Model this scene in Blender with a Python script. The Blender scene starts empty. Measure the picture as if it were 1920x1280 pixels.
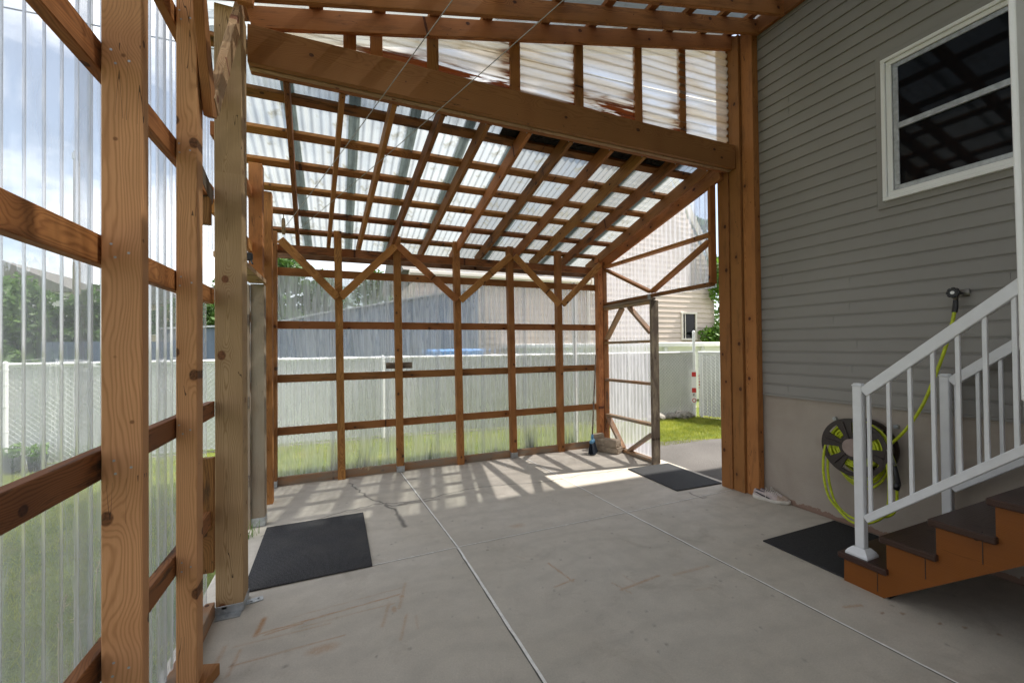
import bpy, bmesh, math, random
import numpy as np
from mathutils import Vector, Matrix, Quaternion
random.seed(7); rng=np.random.default_rng(7)
SC=bpy.context.scene; COL=SC.collection; R=math.radians
V=Vector
# ------------------------------------------------------------------ camera
cam=bpy.data.cameras.new('camera'); cam_o=bpy.data.objects.new('camera',cam); COL.objects.link(cam_o)
YW,PT,RL=R(22.8),R(.6),R(-.6)
fw=V((math.sin(YW)*math.cos(PT),math.cos(YW)*math.cos(PT),math.sin(PT)))
rt=V((math.cos(YW),-math.sin(YW),0)); up=rt.cross(fw)
r2=rt*math.cos(RL)+up*math.sin(RL); u2=-rt*math.sin(RL)+up*math.cos(RL)
cam_o.matrix_world=Matrix(((r2.x,u2.x,-fw.x,0),(r2.y,u2.y,-fw.y,0),(r2.z,u2.z,-fw.z,1.57),(0,0,0,1)))
cam.sensor_width=36; cam.lens=775/1920*36; cam.clip_start=.05; cam.clip_end=2000
SC.camera=cam_o
# ------------------------------------------------------------------ light
SUN=V((1.58,-.215,2.16)).normalized()
sun=bpy.data.lights.new('sun','SUN'); sun.energy=5.0; sun.angle=R(.53); sun.color=(1,.95,.87)
so=bpy.data.objects.new('sun',sun); COL.objects.link(so); so.rotation_euler=SUN.to_track_quat('Z','Y').to_euler()
w=bpy.data.worlds.new('World'); SC.world=w; w.use_nodes=True
nt=w.node_tree; N=nt.nodes; L=nt.links; N.clear()
out=N.new('ShaderNodeOutputWorld'); bg=N.new('ShaderNodeBackground'); L.new(bg.outputs[0],out.inputs[0])
sky=N.new('ShaderNodeTexSky'); sky.sky_type='NISHITA'; sky.sun_disc=False
sky.sun_elevation=math.asin(SUN.z); sky.sun_rotation=math.atan2(SUN.x,SUN.y); sky.air_density=1.1; sky.dust_density=1.2
tc=N.new('ShaderNodeTexCoord'); mp=N.new('ShaderNodeMapping'); mp.inputs['Scale'].default_value=(1,1,2.4)
L.new(tc.outputs['Generated'],mp.inputs[0])
no=N.new('ShaderNodeTexNoise'); no.inputs['Scale'].default_value=2.1; no.inputs['Detail'].default_value=9; no.inputs['Roughness'].default_value=.55
L.new(mp.outputs[0],no.inputs['Vector'])
cr=N.new('ShaderNodeValToRGB'); cr.color_ramp.elements[0].position=.43; cr.color_ramp.elements[1].position=.60; cr.color_ramp.elements[0].color=(.16,.16,.16,1)
L.new(no.outputs[0],cr.inputs[0])
mx=N.new('ShaderNodeMix'); mx.data_type='RGBA'; L.new(cr.outputs[0],mx.inputs[0]); L.new(sky.outputs[0],mx.inputs[6])
mx.inputs[7].default_value=(12.4,12.5,12.8,1); L.new(mx.outputs[2],bg.inputs[0]); bg.inputs[1].default_value=.108
SC.view_settings.view_transform='Standard'; SC.view_settings.look='None'; SC.view_settings.exposure=.93; SC.view_settings.gamma=1
cy=SC.cycles; cy.max_bounces=9; cy.diffuse_bounces=5; cy.transparent_max_bounces=24; cy.transmission_bounces=6; cy.glossy_bounces=3
cy.caustics_reflective=False; cy.caustics_refractive=False; cy.sample_clamp_indirect=6
# ------------------------------------------------------------------ materials
class G:
    def __init__(s,name):
        s.m=bpy.data.materials.new(name); s.m.use_nodes=True; s.t=s.m.node_tree; s.t.nodes.clear()
        s.out=s.n('OutputMaterial')
    def n(s,ty,**k):
        o=s.t.nodes.new('ShaderNode'+ty)
        for a,b in k.items():
            if a.startswith('i_'):
                key=a[2:].replace('_',' ')
                if key.isdigit(): key=int(key)
                o.inputs[key].default_value=b
            else: setattr(o,a,b)
        return o
    def l(s,a,b): s.t.links.new(a,b)
    def val(s,i,x):
        if isinstance(x,(int,float)): i.default_value=x
        elif isinstance(x,tuple): i.default_value=x
        else: s.l(x,i)
    def math(s,op,a,b=0,c=None,clamp=False):
        o=s.n('Math',operation=op,use_clamp=clamp); s.val(o.inputs[0],a); s.val(o.inputs[1],b)
        if c is not None: s.val(o.inputs[2],c)
        return o.outputs[0]
    def vm(s,op,a,b):
        o=s.n('VectorMath',operation=op); s.val(o.inputs[0],a); s.val(o.inputs[1],b); return o.outputs[0]
    def noise(s,vec,scale,detail=4,rough=.5,dist=0,out=0):
        o=s.n('TexNoise'); o.inputs['Scale'].default_value=scale; o.inputs['Detail'].default_value=detail
        o.inputs['Roughness'].default_value=rough; o.inputs['Distortion'].default_value=dist; s.l(vec,o.inputs['Vector']); return o.outputs[out]
    def ramp(s,f,*st):
        o=s.n('ValToRGB'); s.l(f,o.inputs[0]); e=o.color_ramp.elements
        while len(e)<len(st): e.new(.5)
        for el,(p,c) in zip(e,st): el.position=p; el.color=(c if isinstance(c,tuple) else (c,c,c))+((1,) if not isinstance(c,tuple) or len(c)==3 else ())
        return o.outputs[0]
    def mix(s,f,a,b,bt='MIX'):
        o=s.n('Mix',data_type='RGBA',blend_type=bt); s.val(o.inputs[0],f); 
        for i,x in ((6,a),(7,b)):
            if isinstance(x,tuple): o.inputs[i].default_value=x+(1,) if len(x)==3 else x
            else: s.l(x,o.inputs[i])
        return o.outputs[2]
    def bump(s,h,st=.3,d=.01):
        o=s.n('Bump'); o.inputs['Strength'].default_value=st; o.inputs['Distance'].default_value=d; s.l(h,o.inputs['Height']); return o.outputs[0]
    def bsdf(s,col,rough=.6,metal=0,normal=None,spec=.5):
        o=s.n('BsdfPrincipled'); s.val(o.inputs['Base Color'],col+(1,) if isinstance(col,tuple) else col)
        s.val(o.inputs['Roughness'],rough); o.inputs['Metallic'].default_value=metal; o.inputs['Specular IOR Level'].default_value=spec
        if normal: s.l(normal,o.inputs['Normal'])
        return o.outputs[0]
    def done(s,sh): s.l(sh,s.out.inputs[0]); return s.m
    def obj(s,sc=(1,1,1),rand=0):
        t=s.n('TexCoord'); v=t.outputs['Object']
        if rand:
            oi=s.n('ObjectInfo'); v=s.vm('ADD',v,s.n('Combine' if 0 else 'CombineXYZ').outputs[0]) if 0 else v
            c=s.n('CombineXYZ'); r=s.math('MULTIPLY',oi.outputs['Random'],rand)
            s.l(r,c.inputs[0]); v=s.vm('ADD',v,c.outputs[0])
        m=s.n('Mapping'); m.inputs['Scale'].default_value=sc; s.l(v,m.inputs[0]); return m.outputs[0]

def wood(name,light,dark,knot,weather=0,dirt=0,rough=.7,tintvar=.25,split=False,kscale=1,ringw=.52,kfreq=1.9):
    g=G(name); v=g.obj(rand=41.0); sx=g.n('SeparateXYZ'); g.l(v,sx.inputs[0]); x,y,z=sx.outputs
    oi=g.n('ObjectInfo')
    rnd=oi.outputs['Random']; rnd2=g.math('FRACT',g.math('MULTIPLY',rnd,37.7))
    # knots : 1D voronoi along the length
    vo=g.n('TexVoronoi',voronoi_dimensions='1D'); vo.inputs['Scale'].default_value=kfreq; g.l(x,vo.inputs['W'])
    xc=vo.outputs['W']   # position already in input space
    cs=g.n('SeparateColor'); g.l(vo.outputs['Color'],cs.inputs[0])
    dx=g.math('SUBTRACT',x,xc)
    yc=g.math('MULTIPLY',g.math('SUBTRACT',cs.outputs[0],.5),.085); zc=g.math('MULTIPLY',g.math('SUBTRACT',cs.outputs[1],.5),.085)
    sel=g.math('GREATER_THAN',cs.outputs[2],.5)
    def pick(a,b): return g.math('ADD',g.math('MULTIPLY',a,sel),g.math('MULTIPLY',b,g.math('SUBTRACT',1,sel)))
    dy=pick(g.math('SUBTRACT',y,yc),g.math('SUBTRACT',z,zc))
    nz=g.noise(v,22,3)
    d=g.math('SQRT',g.math('ADD',g.math('MULTIPLY',g.math('MULTIPLY',dx,dx),.6),g.math('MULTIPLY',dy,dy)))
    d=g.math('ADD',d,g.math('MULTIPLY',g.math('SUBTRACT',nz,.5),.008))
    kr=g.math('ADD',.007*kscale,g.math('MULTIPLY',cs.outputs[2],.012*kscale))
    kn=g.n('MapRange'); g.l(d,kn.inputs[0]); g.l(g.math('MULTIPLY',kr,.75),kn.inputs[1]); g.l(kr,kn.inputs[2]); kn.inputs[3].default_value=1; kn.inputs[4].default_value=0
    knm=kn.outputs[0]
    halo=g.math('POWER',2.718,g.math('MULTIPLY',g.math('MULTIPLY',d,d),-420))
    # rings
    n1=g.n('Mapping'); n1.inputs['Scale'].default_value=(1.1,5,5); g.l(v,n1.inputs[0])
    nn=g.n('TexNoise'); nn.inputs['Scale'].default_value=1.6; nn.inputs['Detail'].default_value=3; g.l(n1.outputs[0],nn.inputs['Vector'])
    off=g.vm('MULTIPLY',g.vm('SUBTRACT',nn.outputs['Color'],(.5,.5,.5)),(0,.06,.06))
    c2=g.n('CombineXYZ'); g.l(g.math('MULTIPLY',x,.05),c2.inputs[0])
    g.l(g.math('ADD',g.math('ADD',y,g.math('MULTIPLY',g.math('SUBTRACT',rnd,.5),.22)),g.math('MULTIPLY',halo,.028)),c2.inputs[1]); g.l(g.math('ADD',g.math('ADD',z,g.math('ADD',.01,g.math('MULTIPLY',rnd2,.11))),g.math('MULTIPLY',halo,.02)),c2.inputs[2])
    vv=g.vm('ADD',c2.outputs[0],off)
    wv=g.n('TexWave',wave_type='RINGS',rings_direction='X',wave_profile='SIN'); wv.inputs['Scale'].default_value=52; wv.inputs['Distortion'].default_value=.7; wv.inputs['Detail'].default_value=2; wv.inputs['Detail Scale'].default_value=.6
    g.l(vv,wv.inputs['Vector'])
    ring=g.ramp(wv.outputs[1],(.35,0.0),(.8,.55),(1,1.0))
    fib=g.n('Mapping'); fib.inputs['Scale'].default_value=(2.5,160,160); g.l(v,fib.inputs[0]); fb=g.noise(fib.outputs[0],1.2,4,.65)
    blot=g.noise(v,2.3,3)
    f=g.math('ADD',g.math('MULTIPLY',ring,ringw),g.math('MULTIPLY',fb,.46),clamp=True)
    col=g.mix(g.ramp(f,(.12,0.),(.95,1.)),light,dark)
    col=g.mix(g.math('MULTIPLY',g.math('SUBTRACT',blot,.35,clamp=True),1.1),col,tuple(a*.62 for a in light),'MIX')
    col=g.mix(g.math('MULTIPLY',halo,.45),col,dark)
    kc=g.mix(g.ramp(g.noise(v,90,2),(.3,0.),(.7,1.)),knot,tuple(a*.4 for a in knot))
    col=g.mix(knm,col,kc)
    pk=g.n('TexVoronoi'); pk.inputs['Scale'].default_value=7.5; g.l(v,pk.inputs['Vector']); col=g.mix(g.ramp(pk.outputs['Distance'],(.035,.85),(.06,0.)),col,knot)
    if weather:
        wn=g.noise(g.obj((1,4,4),rand=11.),3,5,.6)
        col=g.mix(g.ramp(wn,(.5-weather*.5,0.),(.62,1.)),col,(.29,.235,.175))
    if dirt:
        dn=g.noise(g.obj((1.2,7,7),rand=23.),2.6,5,.7)
        col=g.mix(g.ramp(dn,(.52,0.),(.66,dirt)),col,(.035,.022,.014))
    # per board tint
    hs=g.n('HueSaturation'); g.val(hs.inputs['Value'],g.math('ADD',1-tintvar*.5,g.math('MULTIPLY',rnd,tintvar))); g.val(hs.inputs['Hue'],g.math('ADD',.492,g.math('MULTIPLY',rnd2,.016))); g.l(col,hs.inputs['Color'])
    # hairline checks along the grain
    ck=g.n('Mapping'); ck.inputs['Scale'].default_value=(.8,14,14); g.l(v,ck.inputs[0]); cn=g.noise(ck.outputs[0],2.2,1,.4)
    line=g.math('LESS_THAN',g.math('ABSOLUTE',g.math('SUBTRACT',cn,.5)),.0035 if not split else .006)
    msk=g.math('GREATER_THAN',g.noise(v,1.7,1),.56)
    line=g.math('MULTIPLY',line,msk)
    col=g.mix(g.math('MULTIPLY',line,.8),hs.outputs[0],(.04,.022,.012))
    h=g.math('ADD',g.math('MULTIPLY',fb,.6),g.math('MULTIPLY',ring,-.25))
    h=g.math('SUBTRACT',h,g.math('MULTIPLY',line,1.5))
    return g.done(g.bsdf(col,rough,normal=g.bump(h,.35,.0025),spec=.3))
M={}
M['wood']=wood('orange_lumber',(.49,.215,.068),(.22,.078,.022),(.13,.045,.016),dirt=.3,tintvar=.42)  # base colour lowered to carry the shade on rafters and purlins
M['wood_stained']=wood('stained_lumber',(.34,.15,.05),(.14,.05,.016),(.10,.038,.016),dirt=.8)
M['wood_treated']=wood('treated_lumber',(.52,.345,.19),(.27,.155,.07),(.25,.10,.045),tintvar=.12,split=True,kfreq=2.7,kscale=1.35,ringw=.56)
M['wood_lit']=wood('lit_orange_lumber',(.68,.335,.165),(.38,.155,.062),(.20,.075,.03),tintvar=.06,split=True,ringw=.45,kscale=1.3)  # brighter copy for the near studs; the light on their fronts is in the colour
M['wood_tan']=wood('aged_tan_lumber',(.45,.27,.14),(.27,.145,.07),(.12,.05,.025),weather=.15,tintvar=.2)
M['wood_grey']=wood('weathered_lumber',(.34,.24,.165),(.16,.10,.06),(.09,.05,.03),weather=.6)
M['wood_dark']=wood('dark_weathered_lumber',(.16,.12,.095),(.07,.05,.038),(.05,.03,.02),weather=.1)
M['wood_pale']=wood('laminated_lumber',(.37,.16,.058),(.26,.10,.034),(.13,.05,.025),tintvar=.1)
M['wood_stair']=wood('varnished_lumber',(.25,.078,.012),(.14,.038,.006),(.05,.016,.006),rough=.4,tintvar=.1)
M['wood_tread']=wood('brown_painted_tread',(.065,.034,.025),(.04,.021,.015),(.04,.02,.015),rough=.35,tintvar=.1)

def simple(name,col,rough=.6,metal=0,nscale=0,namt=.2,bump=0,bscale=200,spec=.5):
    g=G(name); c=col; nr=None
    if nscale:
        n=g.noise(g.obj(),nscale,5,.6); c=g.mix(g.ramp(n,(.3,0.),(.7,1.)),tuple(a*(1-namt) for a in col),tuple(min(1,a*(1+namt)) for a in col))
    if bump: nr=g.bump(g.noise(g.obj(),bscale,3),bump,.004)
    return g.done(g.bsdf(c,rough,metal,nr,spec))
M['white_vinyl']=simple('white_vinyl',(.88,.88,.87),.35,nscale=3,namt=.04)
M['rail_white']=simple('white_painted_aluminium',(.74,.75,.77),.3,nscale=9,namt=.05)
M['galv']=simple('galvanised_steel',(.42,.44,.45),.45,.7,nscale=25,namt=.25)
M['black_plastic']=simple('black_plastic',(.018,.018,.02),.4,nscale=10,namt=.2)
M['reel']=simple('dark_brown_plastic',(.035,.024,.022),.38,nscale=8,namt=.2)
M['hub']=simple('dusty_pink_plastic',(.32,.245,.215),.6,nscale=20,namt=.12)
M['hose']=simple('yellow_green_hose_rubber',(.50,.57,.02),.45,nscale=30,namt=.25)
M['mat']=simple('charcoal_mat',(.045,.045,.048),.95,nscale=140,namt=.6,bump=.9,bscale=260)
g=G('woven_charcoal_mat'); v=g.obj(); w1=g.n('TexWave',bands_direction='X'); w1.inputs['Scale'].default_value=42; w1.inputs['Distortion'].default_value=2.5; w1.inputs['Detail'].default_value=2; g.l(v,w1.inputs['Vector'])
nn=g.noise(v,150,4,.8); n3=g.noise(v,4,4); hh=g.math('ADD',g.math('MULTIPLY',w1.outputs[1],.5),nn); c=g.mix(g.ramp(hh,(.55,0.),(1.15,1.)),(.020,.020,.022),(.12,.12,.125)); c=g.mix(g.ramp(n3,(.45,0.),(.75,.35)),c,(.11,.105,.095))
M['mat']=g.done(g.bsdf(c,.95,normal=g.bump(hh,.9,.006),spec=.1))
M['mat_black']=simple('black_rubber_mat',(.016,.0165,.018),.8,nscale=90,namt=.6,bump=.8,bscale=150)
M['stone']=simple('tan_concrete_block',(.36,.29,.215),.95,nscale=22,namt=.25,bump=.8,bscale=130)
M['stone_grey']=simple('grey_rock',(.28,.26,.23),.95,nscale=14,namt=.4,bump=.8,bscale=60)
M['shoe']=simple('shoe_fabric',(.52,.44,.42),.85,nscale=60,namt=.15,bump=.4,bscale=300)
M['shoe_toe']=simple('shoe_suede',(.46,.36,.29),.9,nscale=60,namt=.15)
M['shoe_sole']=simple('shoe_sole_foam',(.66,.62,.56),.7,nscale=30,namt=.1)
M['shoe_sock']=simple('shoe_lining',(.20,.18,.20),.9)
M['broom_blue']=simple('blue_plastic',(.10,.26,.42),.4,nscale=20)
M['broom_bristle']=simple('dark_bristles',(.012,.02,.035),.8)
M['slate_metal']=simple('slate_blue_sheet_metal',(.11,.145,.20),.45,.1,nscale=2,namt=.15)
M['beige_siding']=simple('beige_siding',(.60,.50,.43),.6,nscale=2,namt=.05)
M['beige_grey']=simple('grey_gable_siding',(.40,.38,.35),.6,nscale=2,namt=.05)
M['trim']=simple('cream_trim',(.74,.68,.60),.5,nscale=5,namt=.04)
M['shingle']=simple('grey_roof_shingles',(.16,.15,.14),.9,nscale=18,namt=.35)
M['bark']=simple('bark',(.13,.10,.075),.95,nscale=20,namt=.4,bump=.8,bscale=40)
M['pot']=simple('dark_plastic_pot',(.04,.045,.05),.6)
M['soil']=simple('potting_soil',(.05,.035,.025),.95,nscale=60)
M['rope']=simple('steel_wire',(.35,.33,.30),.5,.5)
M['rope_coil']=simple('tan_rope',(.36,.27,.16),.9,nscale=80)
M['tar']=simple('rotted_black_debris',(.012,.010,.008),.95,nscale=30,namt=.6,bump=1,bscale=60)
M['rim_dirty']=wood('mouldy_rim_board',(.28,.16,.09),(.12,.06,.03),(.05,.02,.01),dirt=1.0)
M['red']=simple('red_print',(.55,.03,.03),.5); M['ink']=simple('black_print',(.02,.02,.02),.5)
M['pole_wood']=simple('grey_pole_wood',(.30,.25,.20),.9,nscale=12)
M['white_house']=simple('white_stucco',(.72,.71,.69),.7,nscale=3,namt=.05)
M['tan_house']=simple('tan_stucco',(.55,.44,.32),.7,nscale=3,namt=.08)
M['blue']=simple('blue_tarp',(.06,.22,.50),.5,nscale=6)
M['seed']=simple('dry_grass_stalk',(.52,.44,.27),.9,nscale=40)
M['brass']=simple('tap_metal',(.16,.15,.135),.35,.8)
def glassm(name,col,rough=.03):
    g=G(name); return g.done(g.bsdf(col,rough,spec=.5))
M['pane']=simple('dark_window_glass',(.006,.0065,.008),.04,spec=.16)
def leafm(name,a,b):
    g=G(name); n=g.noise(g.obj(),5.5,3); n2=g.noise(g.obj(),1.1,2)
    c=g.mix(g.ramp(n,(.3,0.),(.7,1.)),a,b); c=g.mix(g.ramp(n2,(.35,0.),(.65,.5)),c,tuple(x*.5 for x in a))
    d=g.n('BsdfPrincipled',i_Roughness=.5); g.l(c,d.inputs['Base Color']); t=g.n('BsdfTranslucent'); g.l(c,t.inputs[0])
    m=g.n('MixShader'); m.inputs[0].default_value=.4; g.l(d.outputs[0],m.inputs[1]); g.l(t.outputs[0],m.inputs[2]); return g.done(m.outputs[0])
M['leaf']=leafm('tree_leaves',(.045,.10,.022),(.12,.22,.045))
M['leaf2']=leafm('hedge_leaves',(.05,.12,.02),(.16,.27,.05))
M['vine']=leafm('vine_leaves',(.08,.19,.02),(.22,.38,.05))
M['blade']=leafm('grass_blades',(.24,.31,.03),(.56,.56,.10))
M['weed']=leafm('weed_blades',(.06,.12,.02),(.22,.26,.07))
M['chain']=simple('white_vinyl_wire',(.80,.81,.80),.4)
M['slat']=simple('pale_grey_privacy_slats',(.70,.71,.685),.5,nscale=4,namt=.06)

# clear corrugated plastic: a thin see-through sheet, milky and scuffed
def plastic(name,clear,tint,milk,streak=.25,rough=.15,refr=.0,stain=False,dirty=False,band=.12):
    g=G(name); v=g.obj()
    tr=g.n('BsdfTransparent'); tr.inputs[0].default_value=tint+(1,)
    tl=g.n('BsdfTranslucent'); df=g.n('BsdfDiffuse'); gl=g.n('BsdfGlossy'); gl.inputs['Roughness'].default_value=rough
    mcol=milk
    st=g.n('Mapping'); st.inputs['Scale'].default_value=(1.6,14,1); g.l(v,st.inputs[0])
    sn=g.noise(st.outputs[0],1.5,5,.6)                      # long scuffs and water marks along the ribs
    b1=g.n('Mapping'); b1.inputs['Scale'].default_value=(.12,1,1); g.l(v,b1.inputs[0]); bn_=g.noise(b1.outputs[0],7.5,2,.6)
    fac=g.math('ADD',g.ramp(sn,(.3,max(0,1-clear-streak*.5)),(.75,min(1,1-clear+streak))),g.ramp(bn_,(.46,0.),(.50,band),(.56,band*.4),(.60,band*1.2)),clamp=True)
    if dirty:
        dn=g.noise(v,3.5,6,.7); dd=g.ramp(dn,(.55,0.),(.68,1.)); 
        mcol=g.mix(dd,milk,(.16,.15,.10)); fac=g.math('ADD',fac,g.math('MULTIPLY',dd,.18),clamp=True)
    if stain:
        a=g.n('Attribute',attribute_name='stain'); s_=a.outputs['Fac']
        sv=g.n('Mapping'); sv.inputs['Scale'].default_value=(.7,8,1); g.l(v,sv.inputs[0]); q=g.noise(sv.outputs[0],1.0,5,.6,.5)
        br=g.ramp(q,(.32,0.),(.46,.45),(.56,.7),(.68,1.)); 
        mcol=g.mix(br,milk,(.70,.50,.27)); tr.inputs[0].default_value=(1,1,1,1)
        g.l(g.mix(br,tint,(.93,.74,.48)),tr.inputs[0])
        deep=g.math('MULTIPLY',g.ramp(g.noise(sv.outputs[0],2.2,6,.7,.8),(.40,0.),(.55,1.)),s_,clamp=True)
        mcol=g.mix(deep,mcol,(.16,.035,.008)); fac=g.math('ADD',fac,g.math('ADD',g.math('MULTIPLY',br,.22),g.math('MULTIPLY',deep,.75)),clamp=True)
        g.l(mcol,tl.inputs[0]); g.l(mcol,df.inputs[0])
    else:
        g.val(tl.inputs[0],mcol+(1,) if isinstance(mcol,tuple) else mcol); g.val(df.inputs[0],mcol+(1,) if isinstance(mcol,tuple) else mcol)
    m1=g.n('MixShader'); m1.inputs[0].default_value=.7; g.l(df.outputs[0],m1.inputs[1]); g.l(tl.outputs[0],m1.inputs[2])
    m2=g.n('MixShader'); g.l(fac,m2.inputs[0]); 
    lw=g.n('LayerWeight'); lw.inputs[0].default_value=.5; fac=g.math('ADD',fac,g.math('MULTIPLY',g.math('POWER',lw.outputs['Facing'],1.6),.55),clamp=True); g.l(fac,m2.inputs[0])
    clear_sh=tr.outputs[0]
    if refr:
        rf=g.n('BsdfRefraction'); rf.inputs['IOR'].default_value=1.12; rf.inputs['Roughness'].default_value=.06; rf.inputs[0].default_value=tint+(1,)
        bn=g.bump(g.noise(v,9,2),.6,.02); g.l(bn,rf.inputs['Normal'])
        m0=g.n('MixShader'); m0.inputs[0].default_value=refr; g.l(tr.outputs[0],m0.inputs[1]); g.l(rf.outputs[0],m0.inputs[2]); clear_sh=m0.outputs[0]
    g.l(clear_sh,m2.inputs[1]); g.l(m1.outputs[0],m2.inputs[2])
    fr=g.n('Fresnel'); fr.inputs[0].default_value=1.5
    m3=g.n('MixShader'); g.l(g.math('MINIMUM',fr.outputs[0],.75),m3.inputs[0]); g.l(m2.outputs[0],m3.inputs[1]); g.l(gl.outputs[0],m3.inputs[2])
    return g.done(m3.outputs[0])
M['panel']=plastic('clear_corrugated_plastic',.80,(.95,.96,.97),(.60,.60,.66),.08,refr=.22,band=.11)
M['panel_back']=plastic('hazy_corrugated_plastic',.78,(.95,.96,.98),(.86,.86,.90),.08,refr=.30,band=.16)
M['panel_side']=plastic('milky_corrugated_plastic',.66,(.95,.95,.98),(.66,.66,.71),.07,refr=.2)
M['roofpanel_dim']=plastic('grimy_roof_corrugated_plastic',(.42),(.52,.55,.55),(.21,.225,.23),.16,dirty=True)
M['roofpanel']=plastic('roof_corrugated_plastic',.50,(.62,.66,.66),(.34,.365,.365),.16,dirty=True)
M['gablepanel']=plastic('stained_corrugated_plastic',.72,(.97,.96,.94),(.95,.90,.80),.12,stain=True)

# ------------------------------------------------------------------ object helpers
W={}
def reg(o,parent=None,mw=None):
    COL.objects.link(o); mw=mw or Matrix.Identity(4); W[o.name]=mw
    if parent: o.parent=parent; o.matrix_basis=W[parent.name].inverted()@mw
    else: o.matrix_basis=mw
    return o
def meta(o,label,cat=None,group=None,kind=None):
    if label: o['label']=label
    if cat: o['category']=cat
    if group: o['group']=group
    if kind: o['kind']=kind
    return o
def thing(name,loc,label,cat,group=None,rz=0):
    o=bpy.data.objects.new(name,None); o.empty_display_size=.2
    return meta(reg(o,None,Matrix.Translation(V(loc))@Matrix.Rotation(rz,4,'Z')),label,cat,group)
def mesh_obj(name,bm,mat,parent=None,mw=None,smooth=False,label=None):
    me=bpy.data.meshes.new(name); bm.normal_update(); bm.to_mesh(me); bm.free()
    for m in (mat if isinstance(mat,list) else [mat]): me.materials.append(M[m] if isinstance(m,str) else m)
    if smooth: 
        for p in me.polygons: p.use_smooth=True
    o=reg(bpy.data.objects.new(name,me),parent,mw)
    if label: o['label']=label
    return o
def frame(p0,p1,nrm):
    x=(V(p1)-V(p0)); ln=x.length; x.normalize(); n=V(nrm); z=(n-x*n.dot(x)).normalized(); y=z.cross(x)
    m=Matrix((( x.x,y.x,z.x,0),(x.y,y.y,z.y,0),(x.z,y.z,z.z,0),(0,0,0,1)))
    return m,ln
def boxbm(sx,sy,sz,bev=0,bm=None,c=(0,0,0),rot=None,mi=0):
    t=bmesh.new(); bmesh.ops.create_cube(t,size=1); bmesh.ops.scale(t,vec=(sx,sy,sz),verts=t.verts)
    if bev: bmesh.ops.bevel(t,geom=t.edges[:],offset=bev,segments=1,affect='EDGES')
    if rot is not None: bmesh.ops.transform(t,matrix=rot.to_4x4() if hasattr(rot,'to_4x4') else rot,verts=t.verts)
    bmesh.ops.translate(t,vec=c,verts=t.verts)
    for f in t.faces: f.material_index=mi
    if bm is None: return t
    me=bpy.data.meshes.new('tmp'); t.to_mesh(me); t.free(); bm.from_mesh(me); bpy.data.meshes.remove(me); return bm
def beam(name,p0,p1,wide,thick,mat,parent,nrm=(0,0,1),label=None,bev=.003):
    """board from p0 to p1; 'wide' across, 'thick' along nrm; local X runs along the grain"""
    m,ln=frame(p0,p1,nrm); c=(V(p0)+V(p1))/2
    bm=boxbm(ln,wide,thick,bev); mw=Matrix.Translation(c)@m
    return mesh_obj(name,bm,mat,parent,mw,label=label)
def tube(bm,pts,r,seg=8,closed=False,cap=True):
    pts=[V(p) for p in pts]; n=len(pts); rings=[]; prev=None
    rr=r if isinstance(r,(list,tuple)) else [r]*n
    for i,p in enumerate(pts):
        a=pts[(i-1)%n] if (i>0 or closed) else p; b=pts[(i+1)%n] if (i<n-1 or closed) else p
        t=(b-a).normalized()
        if prev is None: prev=t.orthogonal().normalized()
        prev=(prev-t*prev.dot(t)).normalized(); q=t.cross(prev)
        rings.append([bm.verts.new(p+(prev*math.cos(k*2*math.pi/seg)+q*math.sin(k*2*math.pi/seg))*rr[i]) for k in range(seg)])
    for i in range(n if closed else n-1):
        A,B=rings[i],rings[(i+1)%n]
        for k in range(seg): bm.faces.new((A[k],A[(k+1)%seg],B[(k+1)%seg],B[k]))
    if cap and not closed: bm.faces.new(rings[0][::-1]); bm.faces.new(rings[-1])
    return bm
def smooth_path(pts,n=8):
    pts=[V(p) for p in pts]; out=[]
    P=[pts[0]*2-pts[1]]+pts+[pts[-1]*2-pts[-2]]
    for i in range(1,len(P)-2):
        for k in range(n):
            t=k/n; a,b,c,d=P[i-1],P[i],P[i+1],P[i+2]
            out.append(.5*((2*b)+(c-a)*t+(2*a-5*b+4*c-d)*t*t+(3*b-a-3*c+d)*t**3))
    return out+[pts[-1]]
def prism(bm,poly,h,axis='Y'):
    """poly: 2-D outline; extruded by h"""
    def P(a,b,c): return {'Y':(a,c,b),'X':(c,a,b),'Z':(a,b,c)}[axis]
    A=[bm.verts.new(P(a,b,0)) for a,b in poly]; B=[bm.verts.new(P(a,b,h)) for a,b in poly]
    bm.faces.new(A); bm.faces.new(B[::-1])
    for i in range(len(poly)): bm.faces.new((A[i],B[i],B[(i+1)%len(poly)],A[(i+1)%len(poly)]))
    bmesh.ops.recalc_face_normals(bm,faces=bm.faces); return bm
def lathe(bm,prof,seg=24,mat=None):
    rings=[[bm.verts.new(V((r*math.cos(k*2*math.pi/seg),r*math.sin(k*2*math.pi/seg),z))) for k in range(seg)] for r,z in prof]
    for A,B in zip(rings,rings[1:]):
        for k in range(seg): bm.faces.new((A[k],A[(k+1)%seg],B[(k+1)%seg],B[k]))
    return bm
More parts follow.
